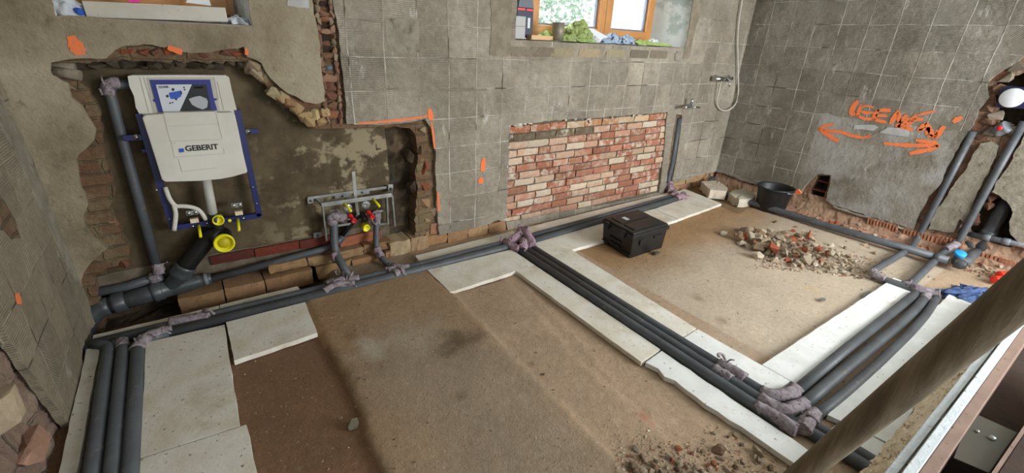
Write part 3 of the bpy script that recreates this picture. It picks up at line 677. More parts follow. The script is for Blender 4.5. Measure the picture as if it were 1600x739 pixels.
# plaster toe line along the foot
m_ = MB()
for (xa, ya, xb, yb) in [(1300,323,1425,362)]:
    a = onx(xa, ya, XR-.012); b = onx(xb, yb, XR-.012); pts = [a.lerp(b, i/24)+Vector((0, 0, .006*noise.noise(Vector((i*.7,0,0))))) for i in range(25)]; m_.tube(pts, .014, 7, rough=.5)
m_.build('plaster_toe', M['cement'], wr)
m_ = MB()
MBc = [[(460,280),(560,275),(655,278),(690,300),(640,337),(540,322),(455,318)],[(785,302),(900,312),(980,330),(985,360),(968,392),(850,378),(700,352)]]
for pp in MBc: m_.prism([onx(1260+a/6.154, 150+b/6.154, XR-.006) for a, b in pp], (.008,0,0))
m_.build('filler_chips', M['chip'], wr)
m_ = MB(); rockface(m_, (.2, 3.3, -.06, .20), lambda u, v, d: Vector((XR+.03-.9*max(0,.13-v)+d, u, v)), 0, 18, .03, .02); m_.build('rubble_footing', M['soil'], wr)
# ---- orange spray marks
def ribbon(mb, pts, w, nrm, rnd):
    pts = [Vector(p) for p in pts]; fine = []
    for i in range(len(pts)-1):
        k = max(2, int((pts[i+1]-pts[i]).length/.012))
        for j in range(k): fine.append(pts[i].lerp(pts[i+1], j/k))
    fine.append(pts[-1]); n = Vector(nrm); vs = []
    for i, p in enumerate(fine):
        d = (fine[min(i+1, len(fine)-1)] - fine[max(0, i-1)]).normalized(); sd = d.cross(n).normalized(); s_ = i/len(fine)
        hw = w/2*(.55+.45*math.sin(PI*min(1, max(.08, s_*1.0))))*rnd.uniform(.8,1.15)
        vs += [p+sd*hw+n*.001, p-sd*hw+n*.001, p+sd*hw-n*.002, p-sd*hw-n*.002]
    for i in range(len(fine)-1):
        a = i*4; mb.add([], [], None)
    o = len(mb.v); mb.v += vs
    for i in range(len(fine)-1):
        a = o+i*4
        for f in ((a,a+1,a+5,a+4),(a+2,a+6,a+7,a+3),(a,a+4,a+6,a+2),(a+1,a+3,a+7,a+5)): mb.f.append(f); mb.c.append(None); mb.sm.append(False)
g = lambda a, b: onx(1260+a/6.154, 150+b/6.154, XR-.003)
m_ = MB(); rr = random.Random(61)
for pts, w in [([(495,45),(455,95),(432,150),(440,178),(470,165)], .05), ([(530,80),(505,140),(490,195)], .035), ([(520,100),(590,95),(650,112)], .022), ([(510,145),(580,165),(650,158)], .03), ([(490,190),(560,220),(640,222)], .035),
    ([(690,130),(660,180),(640,232)], .04), ([(680,140),(745,135),(812,140)], .035), ([(665,185),(780,192)], .035), ([(650,228),(770,252)], .035),
    ([(885,140),(850,200),(805,270)], .045), ([(885,150),(890,210),(895,262)], .04), ([(965,180),(930,225),(895,262)], .04), ([(895,262),(870,300)], .04),
    ([(1000,210),(940,260),(880,300)], .04), ([(870,300),(950,315),(1030,325)], .035), ([(1060,180),(1010,240),(940,312)], .05), ([(1050,192),(1140,165),(1240,145)], .022), ([(1000,235),(1070,228),(1125,218)], .035),
    ([(1150,255),(1110,295),(1075,340)], .04), ([(1150,260),(1180,310),(1215,385)], .04), ([(1080,325),(1190,318)], .025), ([(1175,300),(1160,375)], .035), ([(1160,375),(1215,390)], .03), ([(1325,290),(1285,345),(1235,405)], .045), ([(1255,330),(1235,400)], .03), ([(1215,385),(1235,405)], .03),
    ([(1495,200),(1450,225),(1410,252)], .045),
    ([(115,312),(230,335),(340,348),(430,380),(540,402),(612,385)], .035), ([(118,308),(180,285),(268,270)], .03), ([(118,318),(200,370),(310,440)], .045), ([(600,370),(598,405)], .03),
    ([(745,455),(860,468),(1000,475),(1150,475),(1265,482)], .04), ([(1050,425),(1150,438),(1235,450),(1270,490)], .04), ([(1270,485),(1180,515),(1080,535),(990,555)], .045)]:
    ribbon(m_, [g(a, b) for a, b in pts], w, (-1,0,0), rr)
m_.build('orange_lettering', M['spray'], wr)
m_ = MB()
for pts, w in [([(110,56),(118,70),(126,86)], .06), ([(262,74),(285,82)], .035), ([(560,193),(600,190),(640,186),(668,181)], .018), ([(671,170),(674,188)], .045), ([(674,190),(677,212),(679,232)], .018), ([(756,247),(754,268)], .055), ([(752,277),(751,287)], .055), ([(684,300),(686,330)], .02), ([(384,75),(386,86)], .02)]:
    ribbon(m_, [ony(x, y, YB-.003) for x, y in pts], w, (0,-1,0), rr)
m_.build('orange_mark', M['spray'], wall_b)
m_ = MB(); ribbon(m_, [onx(27,458,XL+.004), onx(31,475,XL+.004)], .045, (1,0,0), rr); m_.build('orange_mark', M['spray'], wl)
# ------------------------------------------------------------------ WINDOWS
def window(idx, xa, xb, z0, z1, fa, fb, YF, splits):
    m_ = MB(); d = .45
    a, b = .5*(xa+fa), 0
    # reveals
    for sx, xo, fo in ((-1, xa, fa), (1, xb, fb)):
        y_a = YB + .012; y_b = YF + .1; w_ = .03*sx; lo = z0 - .02; hi = z1 + .03
        m_.add([(xo - .004*sx, y_a, lo), (fo, y_b, lo), (fo, y_b, hi), (xo - .004*sx, y_a, hi), (xo+w_, y_a, lo), (fo+w_+.05*sx, y_b, lo), (fo+w_+.05*sx, y_b, hi), (xo+w_, y_a, hi)],
            [(0,1,2,3), (7,6,5,4), (0,4,5,1), (1,5,6,2), (2,6,7,3), (3,7,4,0)])
    m_.prism([(xa-.04, YB, z1), (fa-.04, YF+.1, z1), (fb+.04, YF+.1, z1), (xb+.04, YB, z1)], (0,0,.05))
    rv = m_.build('window_reveal', M['revealw'], wall_b)
    MB().prism([(xa-.04, YB+.004, z0-.001), (fa-.04, YF+.1, z0+.03), (fb+.04, YF+.1, z0+.03), (xb+.04, YB+.004, z0-.001)], (0,0,-.06)).build('window_sill', M['sillc'], wall_b)
    r_ = bpy.data.objects.new('window_%d' % idx, None); COL.objects.link(r_); r_.location = (fa, YF, z0+.03); r_['_o'] = (fa, YF, z0+.03); r_['kind'] = 'structure'
    def frame(name, x0, x1, zz0, zz1, y, w, t_, mat, par):
        q = MB(); q.box((x0,y,zz0),(x0+w,y+t_,zz1)).box((x1-w,y,zz0),(x1,y+t_,zz1)).box((x0+w,y,zz0),(x1-w,y+t_,zz0+w)).box((x0+w,y,zz1-w),(x1-w,y+t_,zz1)); return q.build(name, mat, par, bevel=.003)
    frame('window_frame', fa, fb, z0+.03, z1, YF, .06, .07, M['wood'], r_)
    for (sa, sb) in splits:
        s_ = frame('window_sash', sa, sb, z0+.055, z1-.03, YF-.03, .085, .06, M['wood'], r_)
        frame('glazing_bead', sa+.085, sb-.085, z0+.14, z1-.115, YF+.005, .018, .03, M['seal'], r_)
        MB().box((sa+.08, YF+.02, z0+.135), (sb-.08, YF+.024, z1-.11)).build('pane', M['glass'], r_)
    return r_
window(1, -.45, .41, 1.70, 2.45, -.40, .36, 3.62, [(-.36, .32)])
window(2, 2.31, 4.60, 1.69, 2.5, 2.52, 4.42, 3.68, [(2.72, 3.66), (3.665, 4.39)])
# outside: pale lawn bank, a tree and hedge beyond the glass
def leafy(name, label, c, r, n, seed):
    rr = random.Random(seed); t_ = thing(name, label, 'tree', (c[0], c[1], -1.)); q = MB(); c = Vector(c)
    for i in range(n):
        d = Vector((rr.gauss(0,1), rr.gauss(0,1), rr.gauss(0,1))).normalized()*rr.random()**.4; p = c + Vector((d.x*r[0], d.y*r[1], d.z*r[2]))
        a = Vector((rr.uniform(-1,1), rr.uniform(-1,1), rr.uniform(-1,1))).normalized()*.09; b = a.orthogonal().normalized()*.05
        q.add([p-a, p+b, p+a, p-b], [(0,1,2,3)])
    q.build('foliage', M['leaf'], t_, fix=False); MB().tube([(c.x, c.y, -1), (c.x+.1, c.y, c.z*.5), (c.x, c.y, c.z+.5)], lambda s: .14-.08*s, 8).build('trunk', M['trunk'], t_)
leafy('leafy_tree', 'pale green leafy tree seen through the left pane of the window beside the corner', (8.2, 11.0, 2.9), (2.2, 1.4, 2.0), 2600, 3)
struct(MB().box((-6, 4.4, -1.1), (22, 22, -1.)).build('ground', M['leaf']))
# ================================================================== OBJECTS
# ------------------------------------------------------------------ foam boards (top face 3 cm up)
def board(pts, label, mat, z=.031, th=.03, seed=0, rough=.0, px=True, dz=0.):
    P = [onz(x, y, z) for x, y in pts] if px else [Vector((x, y, z)) for x, y in pts]
    c = sum(P, Vector()) / len(P); P2 = jag(P, .0025 + rough, .06, seed)
    for p in P2: p.z = z
    m = MB(); m.prism(P2, (0,0,-th))
    o = m.build('foam_board', mat, None, (c.x, c.y, z-th), bevel=.0015); o.data.name = 'foam_board'
    tag(o, label, 'insulation board', 'insulation boards laid along the pipe runs'); return o
board([(-.455,2.86),(-.075,2.835),(-.088,1.925),(-.447,1.95)], 'large off-white foam board right of the three pipes along the left wall', M['foam'], px=False, seed=1)
board([(-.445,1.94),(-.062,1.915),(-.05,1.2),(-.44,1.2)], 'dusty foam board at the bottom left, its edge stepped out beyond the board above', M['foam'], px=False, seed=2)
board([(-.065,2.855),(.39,2.855),(.375,2.465),(-.062,2.43)], 'small square foam board in front of the pipes, below the brick ledge', M['foam'], px=False, seed=3, z=.034)
board([(-.70,3.085),(-.085,3.085),(-.085,3.0),(-.70,3.0)], 'narrow foam strip behind the pipes at the left wall', M['foam'], px=False, seed=4, z=.033)
board([(-.08,3.09),(.39,3.10),(.40,3.0),(-.08,3.0)], 'narrow foam strip behind the pipes under the brick ledge', M['foam'], px=False, seed=5, z=.033)
board([(1.30,3.15),(2.30,3.19),(2.28,3.01),(1.285,3.01)], 'thin foam strip behind the pipes left of the mauve wrap', M['foam'], px=False, seed=6)
board([(2.41,3.20),(4.70,3.27),(4.68,3.14),(2.38,3.02)], 'long foam strip behind the pipes under the exposed brickwork', M['foam'], px=False, seed=7)
board([(-.72,3.0),(-.66,3.0),(-.645,1.2),(-.70,1.2)], 'thin foam strip between the left wall foot and the three pipes', M['foam'], px=False, seed=8, z=.028)
board([(1.28,2.875),(2.062,2.865),(2.062,2.53),(1.275,2.49)], 'foam board in front of the pipes left of the mauve wrap', M['foam'], px=False, seed=9)
board([(1.87,2.525),(2.06,2.525),(2.055,1.27),(1.86,1.25)], 'long narrow foam board left of the three diagonal pipes', M['foam'], px=False, seed=10)
board([(1.88,1.235),(2.05,1.255),(2.04,.42),(1.91,.42),(1.905,.6),(1.885,.85),(1.90,1.05),(1.875,1.10),(1.90,1.16)], 'whiter chipped foam board left of the pipes, running to the felt-wrapped corner', M['foamw'], px=False, seed=11, rough=.003)
board([(2.275,2.87),(2.52,2.60),(2.44,1.29),(2.265,1.275)], 'yellowed foam board right of the three diagonal pipes', M['foam'], px=False, seed=12)
board([(2.265,1.265),(2.44,1.275),(2.455,.70),(2.27,.70)], 'white foam board right of the diagonal pipes near the felt-wrapped corner', M['foamw'], px=False, seed=13)
board([(2.29,2.875),(4.05,2.955),(4.03,2.61),(2.53,2.60)], 'long foam board between the pipes and the black crate', M['foam'], px=False, seed=14)
board([(4.06,2.955),(4.70,3.02),(4.75,3.24),(5.06,3.27),(4.96,2.69),(4.04,2.615)], 'wide foam board at the end of the pipe run in the far corner', M['foam'], px=False, seed=15)
board([(2.46,.86),(4.54,.86),(4.54,.69),(2.46,.675)], 'clean white foam board behind the three bowed pipes', M['foamw'], px=False, seed=16)
board([(2.36,.47),(4.60,.52),(4.56,.33),(2.42,.22),(2.40,.33)], 'speckled white foam board in front of the three bowed pipes', M['foamw'], px=False, seed=17)
board([(2.26,.42),(2.385,.41),(2.40,.20),(2.44,.13),(2.24,.13)], 'short littered foam board behind the wooden shaft at the bottom', M['foamw'], px=False, seed=18, z=.034)
# ------------------------------------------------------------------ insulated pipes
def wrapmesh(pts, r, seed, strands=0):
    pts = fillet(pts, .06, 6); d = []; r = r*.93
    for i in range(len(pts)-1):
        k = max(1, int((pts[i+1]-pts[i]).length/.012)); d += [pts[i].lerp(pts[i+1], j/k) for j in range(k)]
    d.append(pts[-1]); m = MB(); m.tube(d, r, 16, rough=.26, seed=seed)
    rr = random.Random(seed)
    for _ in range(strands // 4):
        p = rr.choice(d); q = []; a0 = rr.uniform(0, 2*PI)
        ax = Vector((rr.gauss(0,1), rr.gauss(0,1), rr.gauss(0,.4))).normalized(); u = ax.orthogonal().normalized(); w = ax.cross(u)
        for k in range(12):
            a = a0 + k*.45; q.append(p + (u*math.cos(a)+w*math.sin(a))*(r if not callable(r) else r(.5))*rr.uniform(1.02,1.2) + ax*.004*k + Vector((0,0,.006)))
        m.tube(q, rr.uniform(.004,.009), 6, rough=.4, seed=_)
    return m
def pipe(label, pts, r=.03, bend=.09, mat='pipe', wraps=(), name='insulated_pipe', group='grey insulated water pipes', wm='fleece'):
    pts = [Vector(p) for p in pts]; c = min(pts, key=lambda p: p.z).copy()
    t_ = thing(name, label, 'pipe', (c.x, c.y, max(0, c.z - r)), group)
    f = fillet(pts, bend) if bend else pts
    MB().tube(f, r, 18).build('insulation_sleeve' if name == 'insulated_pipe' else 'pipe_run', M[mat], t_)
    for i, w in enumerate(wraps):
        wrapmesh(w[0], w[1], w[2] if len(w) > 2 else i+3, w[3] if len(w) > 3 else 6).build('felt_wrap', M[w[4] if len(w) > 4 else wm], t_)
    return t_
zf = .031
pipe('leftmost of the three pipes running along the left wall', [(-.70,2.985,zf+.005),(-.62,2.92,zf),(-.585,1.25,zf)], .031, .03)
pipe('middle of the three pipes running along the left wall', [(-.60,2.93,zf),(-.555,2.90,zf),(-.522,1.25,zf)], .031, .03, wraps=[([(-.562,2.93,.04),(-.555,2.86,.035)], .034, 4, 3)])
pipe('rightmost of the three pipes along the left wall, beside the large foam board', [(-.35,2.90,zf),(-.49,2.885,zf),(-.468,1.25,zf)], .032, .06, wraps=[([(-.33,2.905,.035),(-.46,2.90,.045),(-.49,2.80,.035)], .037, 5, 9)])
pipe('rear pipe from the left wall along the brick ledge to the mauve wrap', [(-.74,2.985,.03),(0,2.98,zf),(1.2,2.975,zf),(2.26,3.0,zf)], .032, .0,
     wraps=[([(-.34,2.98,.045),(-.22,2.96,.05),(-.14,2.93,.045)], .04, 6, 9), ([(.56,2.98,.05),(.66,2.98,.06),(.78,2.96,.05)], .035, 7, 9), ([(1.0,2.97,.05),(1.08,2.97,.055),(1.16,2.95,.045)], .034, 8, 7)])
pipe('front pipe of the run under the brick ledge, touching the small square board', [(-.40,2.905,zf),(1.2,2.908,zf),(2.20,2.915,zf),(2.24,2.90,zf)], .034, 0, wraps=[([(.52,2.90,.05),(.62,2.93,.065),(.73,2.90,.05)], .03, 9, 8), ([(1.02,2.90,.055),(1.1,2.915,.05)], .03, 19, 6)])
pipe('rear pipe continuing under the exposed brickwork to the far corner', [(2.26,3.0,zf),(3.4,3.06,zf),(4.72,3.14,zf)], .030, 0, wraps=[([(4.60,3.14,.04),(4.72,3.15,.055),(4.74,3.25,.07)], .035, 11, 8, 'fleecep')])
jw = [([(2.10,2.93,.05),(2.20,2.96,.10),(2.30,3.0,.09)], .045, 21, 14, 'fleecep'), ([(2.30,3.05,.09),(2.27,2.96,.12),(2.25,2.86,.10),(2.22,2.78,.06)], .045, 22, 14, 'fleecep'), ([(2.08,2.99,.05),(2.07,2.9,.05),(2.10,2.80,.05)], .035, 23, 9, 'fleecep'), ([(2.20,2.88,.08),(2.15,2.80,.07),(2.12,2.78,.05)], .04, 24, 9, 'fleecep')]
pipe('front pipe continuing under the exposed brickwork, past the lumpy mauve wrap', [(2.24,2.90,zf),(3.4,2.965,zf),(4.66,3.055,zf)], .036, 0, wraps=jw + [([(4.58,3.05,.04),(4.70,3.06,.055),(4.75,3.0,.03)], .042, 12, 8, 'fleecep')])
pipe('right pipe of the three diagonal pipes crossing the floor', [(2.245,2.88,zf),(2.232,1.6,zf),(2.232,.70,zf),(2.40,.645,zf)], .030, .07, wraps=[([(2.235,1.00,.04),(2.232,.90,.045),(2.232,.84,.04)], .037, 31, 9), ([(2.232,.745,.035),(2.236,.68,.04),(2.33,.645,.045),(2.40,.64,.04)], .037, 32, 0)])
pipe('middle pipe of the three diagonal pipes crossing the floor', [(2.18,2.87,zf),(2.168,1.6,zf),(2.166,.62,zf),(2.34,.575,zf)], .030, .07, wraps=[([(2.170,.99,.035),(2.168,.88,.04)], .034, 33, 6), ([(2.166,.72,.035),(2.168,.60,.04),(2.25,.575,.042),(2.33,.575,.04)], .036, 34, 0)])
pipe('left pipe of the three diagonal pipes, next to the long narrow board', [(2.112,2.86,zf),(2.10,1.6,zf),(2.095,.53,zf),(2.30,.50,zf)], .032, .07, wraps=[([(2.096,.70,.035),(2.096,.60,.04),(2.10,.50,.045)], .037, 35, 0), ([(2.12,.485,.05),(2.20,.50,.06),(2.29,.505,.04)], .038, 36, 4)])
pipe('nearest-to-the-rubble of the three bowed pipes laid over the white boards', [(2.37,.64,zf),(3.1,.655,zf),(4.34,.665,zf)], .032, 0)
pipe('middle of the three bowed pipes laid between the white boards', [(2.31,.57,zf),(2.7,.575,zf),(3.1,.575,zf),(3.7,.575,zf),(4.1,.585,zf),(4.36,.605,zf)], .031, .2, wraps=[([(4.30,.60,.035),(4.38,.605,.04)], .035, 41, 3)])
pipe('front one of the three bowed pipes, standing slightly apart', [(2.28,.50,zf),(2.6,.49,zf),(3.1,.49,zf),(3.7,.50,zf),(4.1,.52,zf),(4.46,.56,zf)], .026, .2, wraps=[([(4.40,.70,.05),(4.42,.64,.055),(4.46,.57,.04)], .040, 42, 8)])
pipe('pipe leaving the felt-wrapped corner under the wooden shaft', [(2.16,.60,.02),(2.17,.48,.025),(2.17,.2,zf),(2.16,-.1,zf)], .030, .1, group='grey insulated water pipes')
pipe('second pipe leaving the felt-wrapped corner, beside the littered board', [(2.23,.55,.02),(2.235,.44,.025),(2.235,.2,zf),(2.23,-.1,zf)], .028, .1)
pipe('pipe coming down the left wall channel and looping to the bowed pipes', [onx(1521,205,5.765), onx(1474,296,5.765), onx(1434,372,5.755), (5.44,1.005,.035),(4.47,1.005,.035),(4.40,.93,.035),(4.41,.62,.045)], .029, .07, wraps=[([(4.50,1.00,.04),(4.41,.98,.045),(4.405,.88,.04)], .034, 44, 5), ([(4.44,.78,.045),(4.42,.70,.05),(4.40,.66,.05)], .036, 45, 6)])
pipe('pipe coming down the right wall channel beside the drain pocket', [onx(1601,190,5.765), onx(1545,290,5.76), onx(1492,388,5.74), (5.55,.80,.04),(4.46,.74,.035),(4.40,.72,.04)], .030, .07, wraps=[([onx(1497,380,5.745), (5.60,.80,.07)], .036, 46, 3)])
pipe('long thick pipe lying from the far corner to the blue cap', [(5.52,3.20,.13),(5.40,3.17,.07),(5.30,3.05,.05),(5.285,2.6,.045),(5.285,1.6,.05),(5.285,.70,.075)], .036, .10, mat='pipe', name='drain_pipe', group=None)
pipe('dark pipe standing in the wall slot right of the exposed brickwork', [ony(1061,184,3.335), ony(1050,255,3.335), ony(1043,283,3.33), (4.72,3.24,.06)], .034, .06, wraps=[([ony(1046,285,3.31), (4.70,3.22,.06)], .042, 47, 6, 'fleecep')], group=None)
pipe('thin grey pipe rising left of the toilet frame', [Vector((-.17,3.40,1.365)), ony(168,132,3.40), ony(205,270,3.40), ony(248,428,3.39)], .027, .05, wraps=[([ony(188,130,3.40), ony(168,131,3.395), ony(170,148,3.40)], .034, 48, 8), ([ony(246,412,3.39), ony(249,428,3.37)], .034, 49, 6)], group=None)
pipe('thin grey pipe lying above the big drain pipe at the left wall', [(-.80,3.40,.15), ony(200,447,3.40), ony(255,430,3.39)], .028, 0, wraps=[([ony(236,436,3.39), ony(252,431,3.38)], .036, 50, 6)], group=None)
# ------------------------------------------------------------------ left drain assembly
t_ = thing('drain_pipe', 'large dark grey drain pipe with branch fitting under the toilet frame', 'drain pipe', (-.4, 3.36, -.1))
A = ony(178,475,3.36); B = ony(268,449,3.36)
dirx = (B-A).normalized()
MB().tube([A-dirx*.02, B+dirx*.05], .055, 24).build('pipe_run', M['ht'], t_)
MB().tube([A-dirx*.02, A-dirx*.08, A-dirx*.13+Vector((-.03,-.03,-.07)), A-dirx*.13+Vector((-.05,-.05,-.2))], .056, 24, bend=.06).build('elbow', M['ht'], t_)
MB().lathe([(.056,-.005),(.063,0),(.066,.012),(.063,.02),(.063,.06),(.056,.065)], A+dirx*.0, dirx, 28).build('socket_collar', M['ht'], t_)
MB().lathe([(.056,-.005),(.063,0),(.067,.012),(.063,.02),(.063,.05),(.056,.055)], B-dirx*.10, dirx, 28).build('socket_collar', M['ht'], t_)
C = B + dirx*.03; e = ony(330,434,3.36)
MB().lathe([(.056,0),(.056,.06),(.05,.12),(.04,.16),(.036,.18),(.040,.185),(.040,.22),(.034,.225)], B+dirx*.0, (e-B).normalized(), 26).build('reducer', M['ht'], t_)
MB().lathe([(.041,0),(.043,.01),(.041,.02)], B+dirx*.0+(e-B).normalized()*.185, (e-B).normalized(), 24).build('sealing_ring', M['htl'], t_)
D0 = B + dirx*.0; D1 = ony(303,397,3.33); dd = (D1-D0).normalized()
MB().lathe([(.054,0),(.054,.09),(.062,.10),(.065,.115),(.062,.125),(.062,.16),(.066,.17),(.062,.18),(.057,.185)], D0, dd, 28).build('branch', M['ht'], t_)
E1 = D0 + dd*.17
MB().tube([E1, E1+dd*.05, ony(330,366,3.33), ony(345,372,3.28)], lambda s: .055, 24, bend=.05).build('toilet_elbow', M['black'], t_)
cap = ony(350,379,3.235)
MB().lathe([(.055,.10),(.055,.0),(.058,-.005)], cap+Vector((0,.0,0)), (0,.93,.2), 28).build('elbow_mouth', M['black'], t_)
q = MB(); ax = Vector((.02,-.95,.05)); q.lathe([(.048,-.02),(.057,-.018),(.060,.0),(.060,.022),(.056,.024),(.050,.024),(.047,.004),(.0,.004)], cap, ax, 32); q.build('yellow_cap', M['yellow'], t_)
MB().lathe([(.0,.006),(.034,.006),(.034,.009),(.0,.009)], cap, ax, 28).build('recess_shade', M['yellow_shade'], t_)  # flat disc in darker yellow paints the shade of the cap recess
t2 = thing('waste_pipe', 'slim grey waste pipe from the drain branch to the wash basin frame', 'waste pipe', (.2, 3.33, .1))
a = ony(330,436,3.36); b = ony(512,388,3.36)
MB().tube([a-(b-a).normalized()*.04, b, ony(528,380,3.37), ony(548,350,3.38)], .026, 18, bend=.05).build('pipe_run', M['pipe'], t2)
d_ = (ony(540,362,3.38)-ony(515,388,3.36)).normalized()
MB().lathe([(.027,0),(.031,.005),(.031,.05),(.027,.055)], ony(524,381,3.365), d_, 20).build('socket_collar', M['ht'], t2)
MB().tube([ony(535,368,3.37), ony(556,338,3.38), ony(566,334,3.36), ony(571,345,3.30)], .024, 18, bend=.04).build('black_elbow', M['black'], t2)
q = MB(); yc = ony(571,355,3.27); q.lathe([(.0,-.03),(.026,-.03),(.027,.0),(.030,.002),(.030,.02),(.024,.022),(.021,.0),(.0,.0)], yc, (.15,-.9,-.2), 22); q.build('yellow_plug', M['yellow'], t2)
# ------------------------------------------------------------------ toilet frame with cistern
t_ = thing('toilet_frame', 'blue steel toilet frame with white cistern mounted in the wall niche', 'toilet frame', (0, 3.38, .45))
def rail(mb, p0, p1, Yf, w, d):
    a = ony(*p0, Yf); b = ony(*p1, Yf); mb.bar(a+Vector((0,d/2,0)), b+Vector((0,d/2,0)), w, d, (0,1,0))
m_ = MB(); rail(m_, (217,178), (271,359), 3.335, .034, .04); m_.build('left_rail', M['blue'], t_)
m_ = MB(); rail(m_, (371,172), (406,338), 3.335, .034, .04); m_.build('right_rail', M['blue'], t_)
m_ = MB(); rail(m_, (268,357), (408,337), 3.335, .034, .035); m_.build('bottom_rail', M['blue'], t_)
m_ = MB(); m_.bar(ony(222,235,3.37), ony(384,222,3.37), .02, .03, (0,1,0)); m_.build('rear_rail', M['blue'], t_)
for (x0_, x1_, y_) in [(192,222,214),(372,404,205)]:
    m_ = MB(); m_.bar(ony(x0_, y_+ (2 if x0_<200 else 0), 3.345), ony(x1_, y_, 3.345), .032, .012, (0,1,0)); br = m_.build('wall_bracket', M['blue'], t_, bevel=.002)
    bx = 213 if x0_ < 200 else 388
    MB().lathe([(.0,-.012),(.008,-.012),(.008,-.004),(.016,-.004),(.016,.0)], ony(bx, y_, 3.338), (0,1,0), 14).build('bolt', M['chrome'], br)
def px_prism(pts, Y, d, f=ony): return MB().prism([f(x, y, Y) for x, y in pts], (0, d, 0))
upper = [(199,119),(206,117.5),(280,117),(352,117.5),(358,121),(362,140),(370,172),(369,178),(340,182),(260,182),(219,181),(212,168),(209,150),(202,135)]
px_prism(upper, 3.34, .09).build('cistern_head', M['white'], t_, bevel=.006)
body = [(222,184),(227,180),(254,178),(256,176),(337,174),(339,176),(362,175.5),(367,179),(373,205),(380,240),(386.5,267),(386,270),(365,276),(345,280),(312,283),(275,284),(258,284),(253,281),(244,252),(232,214)]
cb = px_prism(body, 3.285, .11).build('cistern_body', M['white'], t_, bevel=.008)
# moulded lines, logo, printed panel
def pxline(mb, pts, Y, w=.0022):
    P = [ony(x, y, Y) for x, y in pts]
    for a, b in zip(P[:-1], P[1:]): mb.bar(a, b, w, w, (0,1,0))
m_ = MB()
cz = lambda a, b: (190+a/5.278, 110+b/5.278)
for pts in [[(345,345),(365,440),(395,560),(412,600),(435,715),(850,685),(840,640)], [(365,462),(810,440)], [(395,585),(820,568)], [(778,345),(800,440),(830,560)], [(412,600),(450,598)]]:
    pxline(m_, [cz(*p) for p in pts], 3.284)
pxline(m_, [(279,248),(284,268),(340,262)], 3.284); m_.build('mould_line', M['white_line'], cb)
o = ony(*cz(532,668), 3.2835); e1 = ony(*cz(802,650), 3.2835); hgt = (ony(*cz(540,622),3.2835)-o).length*.92
lx = (e1-o).normalized(); wlen = (e1-o).length
M4 = Matrix.Translation(o) @ Matrix((( lx.x, 0, 0, 0),(0, 0, -1, 0),(lx.z, 1, 0, 0),(0,0,0,1)))
tm = textmesh('GEBERIT', 1, Matrix.Identity(4), M['printblack'], cb, bold=.024, depth=.001)
xs = [v.co.x for v in tm.data.vertices]; ys = [v.co.y for v in tm.data.vertices]
for v in tm.data.vertices:
    # fit the word between its measured ends on the cistern face
    u = (v.co.x + Vector(cb['_o']).x - (min(xs)+Vector(cb['_o']).x)); 
ox, oy = min(xs), min(ys); sx = wlen/(max(xs)-ox); sy = .034/(max(ys)-oy); cbo = Vector(cb['_o'])
for v in tm.data.vertices:
    a_, b_, c_ = (v.co.x-ox)*sx, (v.co.y-oy)*sy, v.co.z
    v.co = o + lx*a_ + Vector((0,0,1))*b_ + Vector((0,-.0008,0))*(1 if abs(c_) else 1) + Vector((0, .0006 if (c_ + cbo.z) > 0 else -.0006, 0)) - cbo
MB().prism([ony(*cz(*p), 3.2838) for p in [(470,645),(512,643),(517,673),(475,677)]], (0,-.001,0)).build('logo_square', M['bluelogo'], cb)
hp = MB().prism([ony(*cz(*p), 3.338) for p in [(205,60),(760,58),(812,335),(262,345)]], (0,.004,0)).build('head_panel', M['white_line'], t_)
pp = MB().prism([ony(*cz(*p), 3.334) for p in [(230,78),(730,76),(760,230),(785,232),(788,245),(765,250),(790,330),(345,342),(303,345),(280,262),(262,255),(260,240),(272,236)]], (0,.004,0)).build('printed_panel', M['printblue'], t_)
MB().prism([ony(*cz(*p), 3.3335) for p in [(580,118),(700,116),(738,325),(480,336)]], (0,-.001,0)).build('dark_picture', M['printblack'], pp)
MB().prism([ony(*cz(*p), 3.332) for p in [(282,117),(580,115),(478,338),(342,340)]], (0,-.001,0)).build('pale_picture', M['printgrey'], pp)
MB().prism([ony(*cz(*p), 3.3308) for p in [(388,185),(440,175),(490,165),(500,185),(490,215),(455,235),(405,235),(395,210)]], (0,-.001,0)).build('blue_detail', M['bluelogo'], pp)
m_ = MB()
for (a_, b_, s_) in [(425,158,12),(378,212,12),(515,140,7),(520,158,7),(400,270,7),(420,265,7),(490,185,9),(450,238,9)]:
    m_.prism([ony(*cz(a_+s_*math.cos(k*PI/4), b_+s_*math.sin(k*PI/4)), 3.3300) for k in range(8)], (0,-.001,0))
m_.build('printed_dots', M['printblack'], pp)
MB().prism([ony(*cz(*p), 3.332) for p in [(553,235),(600,218),(645,210),(700,232),(712,260),(705,305),(670,322),(620,305),(580,282)]], (0,-.002,0)).build('basin_picture', M['ceramic'], pp)
for (bd, a_, b_, L_, h_, mt) in [('GEBERIT', 600, 150, 80, 9, 'printgrey'), ('TECHNIK', 303, 148, 88, 11, 'printblue')]:
    tt_ = textmesh(bd, 1, Matrix.Identity(4), M[mt], pp, bold=.02, depth=.001)
    xs = [v.co.x for v in tt_.data.vertices]; ys = [v.co.y for v in tt_.data.vertices]; ox, oy = min(xs), min(ys)
    o = ony(*cz(a_, b_), 3.3302); e1 = ony(*cz(a_+L_, b_-4), 3.3302); lx2 = (e1-o)
    for v in tt_.data.vertices:
        v.co = o + lx2*((v.co.x-ox)/(max(xs)-ox)) + Vector((0,0,1))*((v.co.y-oy)/(max(ys)-oy)*h_/5.278/FPX*4.1) + Vector((0, -.0004, 0)) - Vector(pp['_o'])
for l_ in ([cz(150,55),cz(225,345)], [cz(185,60),cz(268,345)], [cz(790,90),cz(845,330)], [cz(765,60),cz(800,240)]):
    m_ = MB(); pxline(m_, l_, 3.339, .003); m_.build('panel_edge', M['white_line'], t_)
